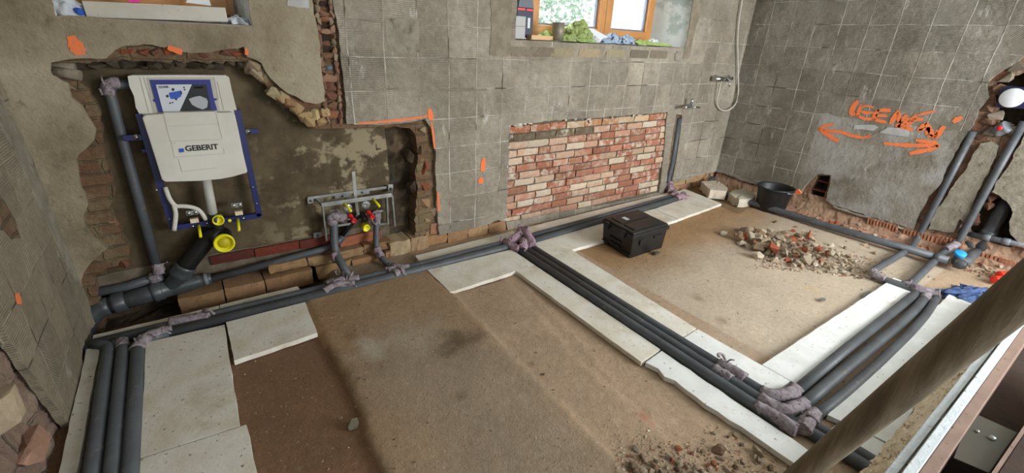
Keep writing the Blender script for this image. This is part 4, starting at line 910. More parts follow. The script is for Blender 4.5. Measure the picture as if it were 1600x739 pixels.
MB().tube([ony(322,280,3.33), ony(334,340,3.32)], .027, 20).build('flush_pipe', M['pvcgrey'], t_)
yc = ony(341,344,3.275); q = MB(); q.lathe([(.020,.05),(.032,.045),(.034,.0),(.034,-.008),(.028,-.010),(.026,.01),(.0,.01)], yc, (.0,1,-.02), 26); q.build('flush_cap', M['yellow'], t_)
MB().tube([ony(333,334,3.31), ony(338,350,3.32), ony(345,362,3.33)], .033, 20, bend=.02).build('flush_elbow', M['black'], t_)
wz = lambda a, b, Y=3.31: ony(220+a/4.62, 260+b/4.62, Y)
MB().tube([wz(175,150,3.33), wz(205,235), wz(250,290), wz(300,285), wz(380,295), wz(430,320), wz(470,385)], .013, 12, bend=.04).build('water_hose', M['white'], t_)
MB().tube([wz(235,270), wz(255,340), wz(245,420), wz(240,462)], lambda s: .013, 12, bend=.03).build('hose_branch', M['white'], t_)
for cx_, cy_ in [(370,340),(692,285)]:
    c = wz(cx_, cy_, 3.30); q = MB(); q.box(c+Vector((-.032,0,-.012)), c+Vector((.032,.04,.018))); cl = q.build('rod_clamp', M['zinc'], t_, bevel=.004)
    q = MB()
    for s_ in (-.018, .018): q.lathe([(0,-.008),(.010,-.008),(.011,0),(.011,.004)], c+Vector((s_,0,.004)), (0,1,0), 12)
    q.build('clamp_bolt', M['chrome'], cl)
    q = MB(); c2 = wz(cx_+18, cy_+55, 3.31); q.box(c2+Vector((-.022,0,-.012)), c2+Vector((.022,.03,.014))); q.build('clamp_block', M['foamcut'], t_)
for a_, b_, c_, d_2 in [(418,425,432,508),(700,380,710,462)]:
    MB().tube([wz(a_, b_, 3.32), wz(c_, d_2, 3.22)], .0085, 12).build('yellow_rod', M['yellow'], t_)
MB().lathe([(.0,-.012),(.009,-.012),(.012,-.006),(.012,0)], wz(640,390,3.33), (0,1,0), 16).build('yellow_button', M['yellow'], t_)
for a_, b_ in [(480,410),(740,375),(375,432)]: MB().lathe([(0,-.006),(.009,-.006),(.009,0)], wz(a_, b_, 3.334), (0,1,0), 10).build('rail_screw', M['chrome'], t_)
for a_, b_ in [(810,150),(838,268),(112,170),(205,380)]: MB().lathe([(0,-.003),(.006,-.003),(.006,0)], wz(a_, b_, 3.334), (0,1,0), 10).build('rail_screw', M['chrome'], t_)
# ------------------------------------------------------------------ wash basin frame
t_ = thing('basin_frame', 'galvanised mounting frame for a wash basin with yellow rods and red plugs', 'mounting frame', (.93, 3.38, .3))
bz = lambda a, b, Y=3.31: ony(490+a/5.28, 260+b/5.28, Y)
q = MB(); q.bar(bz(62,318), bz(642,235), .030, .02, (0,1,0)); q.build('front_rail', M['zinc'], t_, bevel=.002)
q = MB(); q.bar(bz(-45,262,3.42), bz(650,165,3.42), .02, .006, (0,1,0)); q.build('rear_rail', M['zinc'], t_)
for (a_, b_, c_, d_2, Y_, w_) in [(0,575,70,565,3.42,.05),(-50,285,0,280,3.42,.05),(615,180,655,178,3.40,.06),(175,250,300,240,3.42,.035),(340,225,460,205,3.42,.04)]:
    fp = MB().bar(bz(a_,b_,Y_), bz(c_,d_2,Y_), w_, .004, (0,1,0)).build('fixing_plate', M['zinc'], t_, bevel=.001)
    MB().lathe([(0,-.006),(.008,-.006),(.009,0)], bz((a_+c_)/2,(b_+d_2)/2,Y_-.002), (0,1,0), 10).build('plate_screw', M['zincd'], fp)
for (a_, b_, c_, d_2) in [(72,320,105,608),(645,235,668,490),(600,245,610,470)]:
    q = MB(); q.bar(bz(a_, b_, 3.32), bz(c_, d_2, 3.34), .012, .03, (0,1,0)); q.build('side_leg', M['zinc'], t_)
for (a_, b_, c_, d_2) in [(30,275,66,316),(648,170,645,235)]:
    q = MB(); q.bar(bz(a_, b_, 3.42), bz(c_, d_2, 3.32), .012, .02, (0,0,1)); q.build('side_arm', M['zinc'], t_)
q = MB(); q.bar(bz(328,42,3.30), bz(345,245,3.30), .024, .006, (0,1,0)); q.bar(bz(345,245,3.30), bz(368,400,3.33), .022, .006, (0,1,0)); q.build('upright_bar', M['zinc'], t_)
for (a_, b_, c_, d_2) in [(180,450,330,425),(350,410,590,360),(150,495,320,470),(540,480,620,462)]:
    q = MB(); q.bar(bz(a_, b_, 3.36), bz(c_, d_2, 3.36), .016, .01, (0,1,0)); q.build('cross_bar', M['zinc'], t_)
for cx_, cy_ in [(280,345),(430,318)]:
    q = MB(); c = bz(cx_, cy_, 3.34); q.lathe([(.012,-.004),(.034,-.004),(.036,0),(.034,.004),(.0,.004)], c, (0,1,0), 22)
    for k in range(8): q.lathe([(.0,-.008),(.004,-.008),(.004,-.003)], c+Vector((.024*math.cos(k*PI/4), 0, .024*math.sin(k*PI/4))), (0,1,0), 6)
    q.build('tap_disc', M['zinc'], t_)
for a_, b_, c_, d_2 in [(248,300,310,370),(485,262,545,330)]:
    MB().tube([bz(a_, b_, 3.31), bz(c_, d_2, 3.21)], .0095, 12).build('yellow_rod', M['yellow'], t_)
for a_, b_, c_, d_2 in [(298,405,330,445),(450,378,482,415)]:
    p0 = bz(a_, b_, 3.32); p1 = bz(c_, d_2, 3.25); q = MB(); q.lathe([(.012,-.01),(.019,0),(.019,.02),(.016,.022),(.016,(p1-p0).length),(.019,(p1-p0).length+.003),(.019,(p1-p0).length+.012),(.012,(p1-p0).length+.012),(.011,(p1-p0).length-.01),(.0,(p1-p0).length-.01)], p0, p1-p0, 18); q.build('red_plug', M['red'], t_)
pipe('left insulated pipe dropping from the basin frame', [bz(260,430,3.35), bz(165,420,3.34), bz(170,620,3.30), ony(524,396,3.27), ony(545,432,3.05)], .030, .05, wraps=[([bz(270,430,3.34), bz(150,410,3.33), bz(155,480,3.33)], .040, 61, 10), ([ony(522,396,3.26), ony(527,408,3.22)], .035, 62, 5, 'fleecep'), ([ony(537,425,3.10), ony(548,436,3.04)], .037, 63, 9)])
pipe('right insulated pipe dropping from the basin frame', [bz(480,390,3.36), bz(520,385,3.34), bz(515,640,3.30), ony(590,395,3.27), ony(618,427,3.03)], .024, .05, wraps=[([bz(500,375,3.34), bz(530,400,3.33), bz(520,470,3.33)], .031, 64, 8), ([ony(588,388,3.28), ony(596,402,3.22)], .032, 65, 5), ([ony(610,420,3.06), ony(620,430,3.01)], .037, 66, 10)])
# dark stub of pipe inside the hollow-block slot
tag(MB().tube([ony(503,107,3.36), ony(522,105,3.36)], .03, 16).build('pipe_stub', M['pipe'], None, ony(512,106,3.36)), 'short dark pipe stub inside the tall slot of hollow blocks', 'pipe')
q = MB(); q.tube([ony(78,103,3.34), ony(118,106,3.33)], .022, 14); q.tube([ony(85,112,3.32), ony(126,118,3.30)], .026, 14)
tag(q.build('old_conduit', M['mortar'], None, ony(100,110,3.33)), 'mortar-crusted old conduits at the upper left corner of the niche', 'conduit')
# ------------------------------------------------------------------ black crate
B0 = Vector((2.897,2.261,0)); A0_ = Vector((2.936,2.637,0)); C0 = Vector((3.344,2.266,0)); zc = fz(3.1,2.45)
u = (C0-B0); v = (A0_-B0); ctr = B0 + u*.5 + v*.5
t_ = thing('storage_crate', 'closed black plastic crate with a hinged lid standing on the tan floor', 'crate', (ctr.x, ctr.y, zc))
def crate_pt(a, b, z, s=1.): return ctr + u*(a-.5)*s + v*(b-.5)*s + Vector((0,0,zc+z))
def loft(mb, s0, z0, s1, z1, inset=0.):
    P = [crate_pt(a, b, z0, s0) for a, b in ((0,0),(1,0),(1,1),(0,1))] + [crate_pt(a, b, z1, s1) for a, b in ((0,0),(1,0),(1,1),(0,1))]
    return mb.add(P, [(3,2,1,0),(4,5,6,7),(0,1,5,4),(1,2,6,5),(2,3,7,6),(3,0,4,7)])
loft(MB(), .98, 0, 1.04, .195).build('crate_body', M['black'], t_, bevel=.006)
loft(MB(), 1.10, .19, 1.10, .225).build('crate_rim', M['black'], t_, bevel=.005)
lid = loft(MB(), 1.05, .222, 1.03, .245).build('lid', M['black'], t_, bevel=.005)
q = MB()
def panel(q, a0, b0, a1, b1, z0, z1): 
    P = [crate_pt(a, b, z) for z in (z0, z1) for a, b in ((a0,b0),(a1,b0),(a1,b1),(a0,b1))]
    q.add(P, [(3,2,1,0),(4,5,6,7),(0,1,5,4),(1,2,6,5),(2,3,7,6),(3,0,4,7)])
panel(q, .10,.10,.90,.46,.243,.252); panel(q, .10,.54,.90,.90,.243,.252); q.build('lid_panel', M['black'], lid, bevel=.003)
q = MB(); panel(q, .30,.60,.40,.78,.251,.2525); q.build('lid_mark', M['printgrey'], lid)
q = MB(); panel(q, -.045,.35,-.005,.75,.05,.065); panel(q, -.045,.35,-.005,.75,.10,.112); panel(q,-.03,.0,-.0,.25,.02,.04); panel(q,-.03,.75,0,1,.02,.04); q.build('side_rib', M['black'], t_, bevel=.002)
for b_ in (.2,.75):
    q = MB(); panel(q, -.09,b_,-.05,b_+.12,.17,.235); q.build('latch', M['black'], t_, bevel=.003)
q = MB(); panel(q, .2,-.045,.3,-.02,.11,.16); panel(q, .62,-.045,.86,-.01,.14,.16); q.build('front_latch', M['black'], t_, bevel=.003)
q = MB(); a = crate_pt(1.06,.72,.215); b = crate_pt(1.06,1.0,.215); n = u.normalized()*.03; q.tube([a, a+n, b+n, b], .006, 8, bend=.01); q.build('handle_loop', M['black'], t_)
tag(MB().chunk(onz(1025,395,.012), (.045,.03,.012), random.Random(3), 16, jitcol('5a5146', R)).build('stone_chip', M['rub'], None, onz(1025,395,0)), 'flat grey chip in front of the black crate', 'stone')
# ------------------------------------------------------------------ bucket
bx, by = 5.40, 2.34; bzz = fz(bx, by); t_ = thing('mortar_bucket', 'black plastic mortar bucket splashed with cement at the right wall', 'bucket', (bx, by, bzz))
MB().lathe([(.0,.0),(.145,.0),(.152,.01),(.185,.255),(.192,.262),(.196,.262),(.20,.275),(.196,.285),(.188,.285),(.18,.26),(.148,.02),(.0,.02)], (bx,by,bzz), (0,0,1), 40).build('bucket_body', M['bucket'], t_)
q = MB(); pts = []
for k in range(17):
    a = PI*k/16; p = Vector((math.cos(a)*.205, math.sin(a)*.205, 0)); p.rotate(Euler((-.12,0,0))); p.rotate(Euler((0,0,-2.1))); pts.append(Vector((bx,by,bzz+.265)) + p)
q.tube(pts, .005, 8); q.build('wire_handle', M['zinc'], t_)
c = ony(1250,300,2.05)
q = MB(); o = onx(1243,302,5.47); q.prism([onx(x,y,5.46) for x,y in [(1236,301),(1247,296),(1252,302),(1249,304),(1238,304)]], (.03,0,0)); q.build('orange_grip', M['spray'], t_)
# ------------------------------------------------------------------ two pale blocks in the corner
def block(label, pts_top, zt, h, seed, mat='brick2', col='d8cdb9'):
    rr = random.Random(seed); P = [onz(x, y, zt) for x, y in pts_top]; c = sum(P, Vector())/len(P); q = MB()
    top = jag(P, .006, .04, seed); 
    for p in top: p.z += rr.uniform(-.006,.006)
    n = len(top); base = [Vector((p.x + (c.x-p.x)*.04*rr.uniform(-1,1.5), p.y + (c.y-p.y)*.04*rr.uniform(-1,1.5), max(fz(p.x,p.y)-.005, p.z-h))) for p in top]
    mid = [a.lerp(b, .5) + Vector((rr.uniform(-.006,.006), rr.uniform(-.006,.006), 0)) for a, b in zip(top, base)]
    vs = top + mid + base + [c + Vector((0,0,.004))]; fs = [(i, (i+1)%n, 3*n) for i in range(n)] + [(i, n+i, n+(i+1)%n, (i+1)%n) for i in range(n)] + [(n+i, 2*n+i, 2*n+(i+1)%n, n+(i+1)%n) for i in range(n)] + [tuple(2*n+i for i in range(n))]
    q.add(vs, fs, jitcol(col, rr)); return tag(q.build('aerated_block', M['rub'], None, (c.x, c.y, 0)), label, 'block', None)
block('chipped pale block resting in the corner behind the curved pipe end', [(1096,283),(1122,282),(1137,294),(1134,299),(1110,297)], .12, .11, 3)
block('chipped pale block between the corner block and the black bucket', [(1139,301),(1145,297),(1164,295),(1181,303),(1178,309),(1155,312)], .10, .10, 4)
# ------------------------------------------------------------------ wall fittings
t_ = thing('shower_mixer', 'chrome shower mixer on the grey wall near the corner', 'shower mixer', ony(1128,124,3.25))
MB().tube([ony(1116,123,3.24), ony(1138,124,3.24)], .030, 16).build('mixer_body', M['chrome'], t_)
for x in (1117, 1137): MB().lathe([(.036,.0),(.036,.012),(.02,.016),(.02,.06)], ony(x,122,3.295), (0,-1,0), 16).build('wall_rose', M['chrome'], t_)
MB().tube([ony(1136,122,3.22), ony(1141,126,3.19), ony(1139,136,3.18)], .009, 10, bend=.03).build('lever', M['chrome'], t_)
tag(MB().tube(fillet([ony(1127,127,3.24), ony(1123,145,3.25), ony(1119,160,3.27), ony(1123,170,3.27), ony(1131,174,3.26), ony(1144,170,3.25), ony(1152,158,3.25), ony(1154,140,3.26), ony(1153,100,3.27), ony(1152,60,3.27), ony(1155,25,3.27), ony(1164,-25,3.27)], .12, 4), .008, 10).build('shower_hose', M['offw'], None, ony(1131,174,3.27)), 'long flexible shower hose looping down the wall from above', 'hose')
t_ = thing('wall_tap', 'small chrome tap on the wall right of the exposed brickwork', 'tap', ony(1078,165,3.25))
MB().tube([ony(1079,165,3.30), ony(1077,166,3.22), ony(1069,168,3.18)], .020, 12, bend=.02).build('tap_body', M['chrome'], t_)
MB().tube([ony(1079,165,3.23), ony(1082,155,3.21)], lambda s: .012+.006*s, 12).build('tap_handle', M['chrome'], t_)
MB().tube([ony(1080,167,3.24), ony(1093,168,3.20)], .010, 12).build('spout', M['chrome'], t_)
t_ = thing('flush_box', 'round white covered box in the wall cavity at the upper right', 'installation box', onx(1580,150,5.74))
c = onx(1581,153,5.73)
qv = [onx(x,y,5.745) for x,y in [(1562,140),(1574,134),(1604,137),(1612,150),(1603,170),(1556,168)]]
MB().prism(qv, (.09,0,0)).build('square_housing', M['navy'], t_)
MB().lathe([(.078,.02),(.078,-.0),(.074,-.004),(.0,-.004)], c, (1,0,0), 36).build('round_cover', M['paper'], t_)
t2 = thing('pipe_elbow', 'grey connector elbow with red plug below the round covered box', 'elbow', onx(1565,200,5.78))
q = MB(); rr = random.Random(5); q.tube([onx(1556,206,5.80), onx(1566,202,5.78), onx(1575,196,5.76)], .05, 14, bend=.03, rough=.3); q.build('elbow_body', M['htl'], t2)
MB().lathe([(.0,-.03),(.018,-.03),(.02,-.025),(.02,.02)], onx(1563,200,5.74), (1,0,.0), 16).build('red_plug', M['red'], t2)
# ------------------------------------------------------------------ drain in the right pocket
t_ = thing('drain_stack', 'dark drain stack with elbows inside the broken pocket of the right wall', 'drain stack', (5.85,.55,0))
S0 = onx(1583,300,5.90); S1 = onx(1548,358,5.88); S2 = onx(1530,395,5.80)
MB().tube([S0, S1, S2], .058, 22, bend=.05).build('upright_pipe', M['ht'], t_)
d_ = (S2-S1).normalized(); MB().lathe([(.059,0),(.066,.005),(.066,.05),(.059,.055)], S1+d_*.02, d_, 24).build('socket_collar', M['ht'], t_)
MB().tube([onx(1524,366,5.86), onx(1512,372,5.84), onx(1524,395,5.80)], .05, 20, bend=.05).build('side_elbow', M['ht'], t_)
MB().tube([onx(1528,393,5.80), Vector((5.55,.62,.09)), Vector((5.38,.60,.085)), Vector((5.30,.66,.08))], .040, 20, bend=.05).build('floor_bend', M['pipe'], t_)
t_ = thing('waste_pipe', 'light grey waste pipe running right out of the drain pocket', 'waste pipe', (5.72,.5,.15))
a = onx(1520,367,5.80); b = onx(1640,391,5.74); d_ = (b-a).normalized()
MB().tube([a, b], .026, 18).build('pipe_run', M['htl'], t_)
for s_ in (.07, .20): MB().lathe([(.027,0),(.033,.004),(.033,.05),(.027,.055)], a+d_*s_, d_, 20).build('socket_collar', M['htl'], t_)
t_ = thing('capped_stub', 'round bright blue cap on a grey stub at the end of the long pipe', 'pipe stub', (5.42,.66,.06))
MB().tube([(5.38,.66,.06),(5.36,.66,.14)], .036, 18).build('stub', M['ht'], t_)
MB().lathe([(.040,-.01),(.042,.0),(.042,.018),(.038,.022),(.0,.022)], (5.36,.66,.135), (-.35,-.15,1), 28).build('blue_cover', M['bluecap'], t_)
q = MB(); q.lathe([(.037,0),(.044,.004),(.044,.04),(.037,.044)], (5.285,.80,.072), (0,-1,.02), 22); q.lathe([(.037,0),(.044,.004),(.044,.05),(.03,.08)], (5.285,.66,.075), (0,-1,.0), 22)
tag(q.build('pipe_coupling', M['ht'], None, (5.285,.7,.03)), 'grey couplings at the near end of the long thick pipe', 'pipe coupling')
# ------------------------------------------------------------------ floor clutter right
def redcap(label, a, b, r):
    a = Vector(a); b = Vector(b); L = (b-a).length
    tag(MB().lathe([(.0,0),(r,0),(r*1.08,.004),(r*1.08,.012),(r,.016),(r,L-.004),(r*.7,L),(.0,L)], a, b-a, 20).build('pipe_plug', M['orange_red'], None, (a.x, a.y, min(a.z,b.z)-r)), label, 'pipe plug', 'red pipe plugs')
p = onz(1553,437,.045); redcap('nearer of the two red plugs lying behind the wooden shaft, above the blue cloth', p, p+Vector((.20,-.12,.0)), .032)
p = onz(1560,431,.045); redcap('farther of the two red plugs lying behind the wooden shaft, above the blue cloth', p+Vector((.03,.0,0)), p+Vector((.26,-.10,.0)), .030)
p = onz(1530,545,.06); redcap('red plug below the wooden shaft beside the pale timber edge', p, p+Vector((.12,-.03,.02)), .03)
p = onz(1547,531,.06); redcap('second red plug below the wooden shaft, nearer its underside', p, p+Vector((.12,-.02,.02)), .03)
o = cloth_heap(onz(1518,463,.0), .22, .11, .06, 4, fold=7, amp=.6, rot=-.5).build('cloth', M['bluerag'], None, onz(1516,463,.0)); tag(o, 'crumpled dark blue cloth on the rubble beside the white board', 'cloth')
o = cloth_heap(onz(1518,558,.04), .10, .045, .05, 9, fold=4, amp=.5).build('cable_end', M['black'], None, onz(1518,558,.0)); tag(o, 'black crumpled plastic piece beside the pale timber edge', 'plastic piece')
tag(MB().chunk(onz(1354,461,.008), (.09,.03,.010), random.Random(8), 18, jitcol('7b7b73', R)).build('slate_shard', M['rub'], None, onz(1354,461,0)), 'long flat grey shard left of the white foam board end', 'shard')
tag(MB().chunk(onz(1285,469,.008), (.05,.02,.009), random.Random(9), 14, jitcol('6f6a5c', R)).build('slate_shard', M['rub'], None, onz(1285,469,0)), 'small dark shard on the pale floor below the rubble pile', 'shard')
tag(MB().chunk(onz(553,663,.02), (.028,.028,.025), random.Random(10), 14, jitcol('6b6350', R)).build('pebble', M['rub'], None, onz(553,663,0)), 'single dark stone on the brown floor at the raised slab edge', 'stone')
tag(MB().chunk(onz(1131,364,.015), (.05,.04,.02), random.Random(11), 14, jitcol('cfc6ae', R)).build('pebble', M['rub'], None, onz(1131,364,0)), 'white chip on the damp floor left of the rubble pile', 'stone')
# timber edge at the lower right
t_ = thing('timber_sill', 'white-painted timber sill with brown edge and steel bracket at the lower right', 'timber sill', (2.8,.08,0))
m_ = MB(); m_.prism([(1.3,.078,.30),(1.3,.112,.30),(4.6,.112,.30),(4.6,.078,.30)], (0,0,-.26)); m_.build('white_board', M['wtimber'], t_, bevel=.003)
m_ = MB(); m_.prism([(1.3,.122,.285),(1.3,.150,.275),(4.6,.155,.275),(4.6,.118,.285)], (0,0,-.24)); m_.build('painted_batten', M['wtimber'], t_, bevel=.003)
m_ = MB(); m_.box((1.3,.034,.0), (4.6,.077,.292)); m_.build('brown_board', M['btimber'], t_, bevel=.004)
m_ = MB(); rockface(m_, (1.3, 4.6, .10, .235), lambda u_, v_, d: Vector((u_, v_ + .4*d, .245 - (v_-.14)*2.2 + d) if v_ > .14 else (u_, v_, .245+d)), 0, 20, .012, .02); m_.build('crumbly_foam', M['foamcut'], t_)
rr = random.Random(71); m_ = MB()
for i in range(420):
    v_ = rr.uniform(.15, .225); m_.chunk((rr.uniform(2.0, 4.5), v_, .245-(v_-.14)*2.2+.006), (rr.uniform(.006,.020), rr.uniform(.004,.009), rr.uniform(.004,.01)), rr, 9)
o = m_.build('foam_crumbs', M['foamcut'], t_); o['kind'] = 'stuff'
m_ = MB(); m_.box((1.0,-.5,-.03), (4.8,.034,.10)); m_.build('dark_board', M['rust'], t_)
m_ = MB(); m_.prism([onz(x,y,.26) for x,y in [(1524,646),(1590,676),(1572,700),(1546,739),(1490,715),(1500,690)]], (0,0,-.006)); bk = m_.build('steel_bracket', M['zincd'], t_, bevel=.001)
m_ = MB(); m_.lathe([(.0,.010),(.010,.010),(.013,.0)], onz(1550,685,.262), (0,0,1), 8); m_.lathe([(.0,.006),(.006,.006),(.007,.0)], onz(1527,674,.262), (0,0,1), 8); m_.build('screw', M['zinc'], bk)
a = onz(1620,650,.27); b = onz(1530,760,.27); m_ = MB(); m_.prism([onz(1560,739,.27), onz(1600,678,.27), onz(1680,560,.27), onz(1900,739,.27), onz(1700,900,.27), onz(1500,820,.27)], (0,0,-.05)); m_.build('rear_board', M['rust'], t_, bevel=.003)
m_ = MB(); m_.bar(onz(1545,752,.285), onz(1640,612,.285), .012, .035); m_.build('rear_board_edge', M['btimber'], t_)
# wooden shaft leaning in the foreground
d1 = ray(1253,739).normalized(); d2 = ray(1600,456).normalized()
P1 = Vector((0,0,CAMH)) + d1*1.06; P2 = Vector((0,0,CAMH)) + d2*.80; dr = (P1-P2).normalized()
P0 = P1 + dr*(P1.z/-dr.z) if dr.z < 0 else P1
Ptop = P2 - dr*.45
q = MB(); q.tube([P0, P1, P1.lerp(P2,.33), P1.lerp(P2,.66), P2, Ptop], lambda s_: .0165+.0075*min(1, s_*1.25), 24)
tag(q.build('wooden_shaft', M['handle'], None, (P0.x, P0.y, 0)), 'thick weathered round wooden shaft crossing the foreground at the lower right', 'wooden shaft')
# ------------------------------------------------------------------ window sill contents
def onsill(px, Y=3.40, z=1.705): p = ony(px, 60, Y); p.z = z; return p
Zs = 1.70
t_ = thing('tool_case', 'navy tool case with red stripes and grey top on the window sill', 'tool case', (2.45,3.47,Zs))
def sbox(x0p, x1p, y0p, y1p, Y, d, name, mat, par, z0=None):
    a = ony(x0p, y1p, Y); b = ony(x1p, y0p, Y); return MB().box((a.x, Y, z0 if z0 is not None else a.z), (b.x, Y+d, b.z)).build(name, M[mat], par, bevel=.004)
sbox(807,834,13,50,3.45,.16,'case_body','navy',t_, Zs+.01)
sbox(809,821,13,15.5,3.445,.006,'red_stripe','orange_red',t_); sbox(823,833,14.5,17,3.445,.006,'red_stripe','orange_red',t_)
sbox(824,829,28,44,3.445,.006,'white_label','paper',t_)
px_prism([(810,12),(834,13),(831,-20),(815,-20)], 3.46, .13).build('case_top', M['grey'], t_)
t_ = thing('cardboard_box', 'plain pale grey box in front of the navy tool case on the sill', 'box', (2.38,3.36,Zs)); sbox(805,822,26,59,3.37,.05,'box_body','boxgrey',t_,Zs); q = MB(); pxline(q, [(806,41),(822,41.5)], 3.368, .003); q.build('box_seam', M['mortar'], t_)
t_ = thing('tin_can', 'open dusty tin can standing on the sill beside green cloths', 'tin', (2.62,3.38,Zs))
c = ony(871,60,3.38); c.z = Zs; h_ = ony(871,35,3.38).z - Zs
MB().lathe([(.0,0),(.052,0),(.052,h_*.5),(.055,h_*.55),(.055,h_-.004),(.066,h_),(.058,h_+.002),(.050,h_-.01),(.050,.01),(.0,.01)], c, (0,0,1), 22).build('can_body', M['tin'], t_)
def heap(label, px, py, Y, rx, ry, rz, seed, mat, name='cloth', **k):
    c = ony(px, py, Y); c.z = Zs; o = cloth_heap(c, rx, ry, rz, seed, **k).build(name, M[mat], None, c); tag(o, label, 'cloth', None)
heap('tall crumpled green cloth peaking beside the tin can on the sill', 900,60,3.44,.17,.10,.17,3,'greenrag',fold=6,amp=.38)
heap('low folded green striped cloth between the tin can and the peaked cloth', 888,62,3.36,.10,.05,.055,5,'greenrag',fold=9,amp=.3)
heap('flat bright green cloth hanging at the sill edge under the peaked cloth', 912,64,3.35,.13,.05,.035,6,'lime',fold=5,amp=.4)
heap('small pale green cloth left of the tin can', 852,58,3.44,.09,.05,.07,7,'lime',fold=4,amp=.3)
heap('small crumpled white plastic next to the dark wedge on the sill', 929,61,3.40,.05,.04,.05,8,'cloth_w',fold=4,amp=.3)
heap('crumpled pale blue and white cloth at the middle of the sill', 955,62,3.46,.14,.08,.085,9,'bwrag',fold=5,amp=.4)
heap('dark blue and white patterned cloth right of the pale blue one', 978,63,3.42,.11,.07,.075,10,'bwrag',fold=7,amp=.4)
heap('lime green glove lying flat at the right end of the sill', 1005,67,3.38,.20,.06,.042,12,'lime','glove',fold=5,amp=.5)
heap('second lime green cloth at the far right of the sill', 1030,69,3.40,.16,.05,.03,13,'lime',fold=6,amp=.5)
heap('small white crumpled tissue above the lime green glove', 1020,66,3.46,.09,.04,.06,14,'cloth_w',fold=5,amp=.4)
p = ony(935,58,3.46); q = MB(); q.prism([Vector((p.x-.14,3.44,Zs+.11)), Vector((p.x-.10,3.44,Zs+.12)), Vector((p.x+.14,3.44,Zs+.05)), Vector((p.x+.14,3.44,Zs+.0)), Vector((p.x-.02,3.44,Zs+.0))], (0,.06,0)); tag(q.build('trowel_board', M['paper'], None, (p.x,3.44,Zs)), 'white wedge-shaped board leaning among the cloths on the sill', 'board')
q = MB(); p = ony(845,57,3.42); q.box((p.x-.13,3.38,Zs),(p.x+.16,3.46,Zs+.035)); tag(q.build('wood_offcut', M['woodl'], None, (p.x,3.42,Zs)), 'short wooden strip lying on the sill between box and tin can', 'wood')
# left window sill
q = MB(); a = ony(134,14,3.40); b = ony(352,21,3.40); q.bar(Vector((a.x,3.37,a.z-.002)), Vector((b.x,3.37,b.z-.008)), .075, .085, (0,1,0)); tag(q.build('timber_beam', M['offw'], None, (0,3.37,1.71), bevel=.004), 'dusty white timber lying along the left window sill', 'timber')
q = MB(); q.tube([ony(118,15,3.36), ony(127,19,3.33)], .016, 14); tag(q.build('bottle_cap', M['bluelogo'], None, ony(120,19,3.36)), 'small blue plastic cap at the left end of the left sill', 'cap')
heap('white crumpled plastic bag at the left end of the left window sill', 106,20,3.40,.07,.08,.10,21,'cloth_w','plastic_bag',fold=4,amp=.3)
heap('white crumbs of filler at the right end of the left window sill', 372,35,3.40,.07,.06,.045,22,'cloth_w','filler_crumbs',fold=7,amp=.5)
px_prism([(200,-6),(218,-6),(218,4),(201,4)], 3.43, .05).build('x', M['pink'], None, ony(209,4,3.43)).name = 'sponge'
tag(bpy.data.objects['sponge'], 'bright pink sponge behind the dusty timber on the left sill', 'sponge')
px_prism([(290,4),(330,9),(325,-6),(298,-8)], 3.44, .004).build('paper_sheet', M['paper'], None, ony(310,9,3.44)); tag(bpy.data.objects['paper_sheet'], 'white paper sheet leaning behind the dusty timber on the left sill', 'paper')
# ------------------------------------------------------------------ rubble: every piece its own object, copies share meshes
STONES = {}
def proto(kind, cols, n, seed, flat=.7):
    rr = random.Random(seed); L = []
    for i in range(n):
        q = MB(); q.chunk((0,0,0), (1, rr.uniform(.6,.95), rr.uniform(.45,.8)*flat/.7), rr, rr.choice([10,13,16]), jitcol(rr.choice(cols), rr, .15))
        me = bpy.data.meshes.new(kind); me.from_pydata(q.v, [], q.f); bm = bmesh.new(); bm.from_mesh(me); bmesh.ops.recalc_face_normals(bm, faces=bm.faces); bm.to_mesh(me); bm.free()
        at = me.color_attributes.new('Col', 'FLOAT_COLOR', 'CORNER')
        for p_, c_ in zip(me.polygons, q.c):
            for li in p_.loop_indices: at.data[li].color = c_
        me.materials.append(M['rub']); L.append(me)
    STONES[kind] = L
proto('stone_fragment', ['bdac94','cbbca4','ab9a82','d8cab2','b09c80'], 14, 1)
proto('brick_fragment', ['b8613e','ad5c3c','c27752','b07354'], 8, 2)
proto('mortar_fragment', ['b09274','a08368','bfa288','927a60'], 10, 3)
def stone(kind, x, y, z, s, rr, label, group, cat='stone'):
    o = bpy.data.objects.new(kind, rr.choice(STONES[kind])); COL.objects.link(o); o.location = (x, y, z); o.scale = (s, s, s)
    o.rotation_euler = (rr.uniform(-.5,.5), rr.uniform(-.5,.5), rr.uniform(0, 6.28)); o['label'] = label; o['category'] = cat
    if group: o['group'] = group
    return o
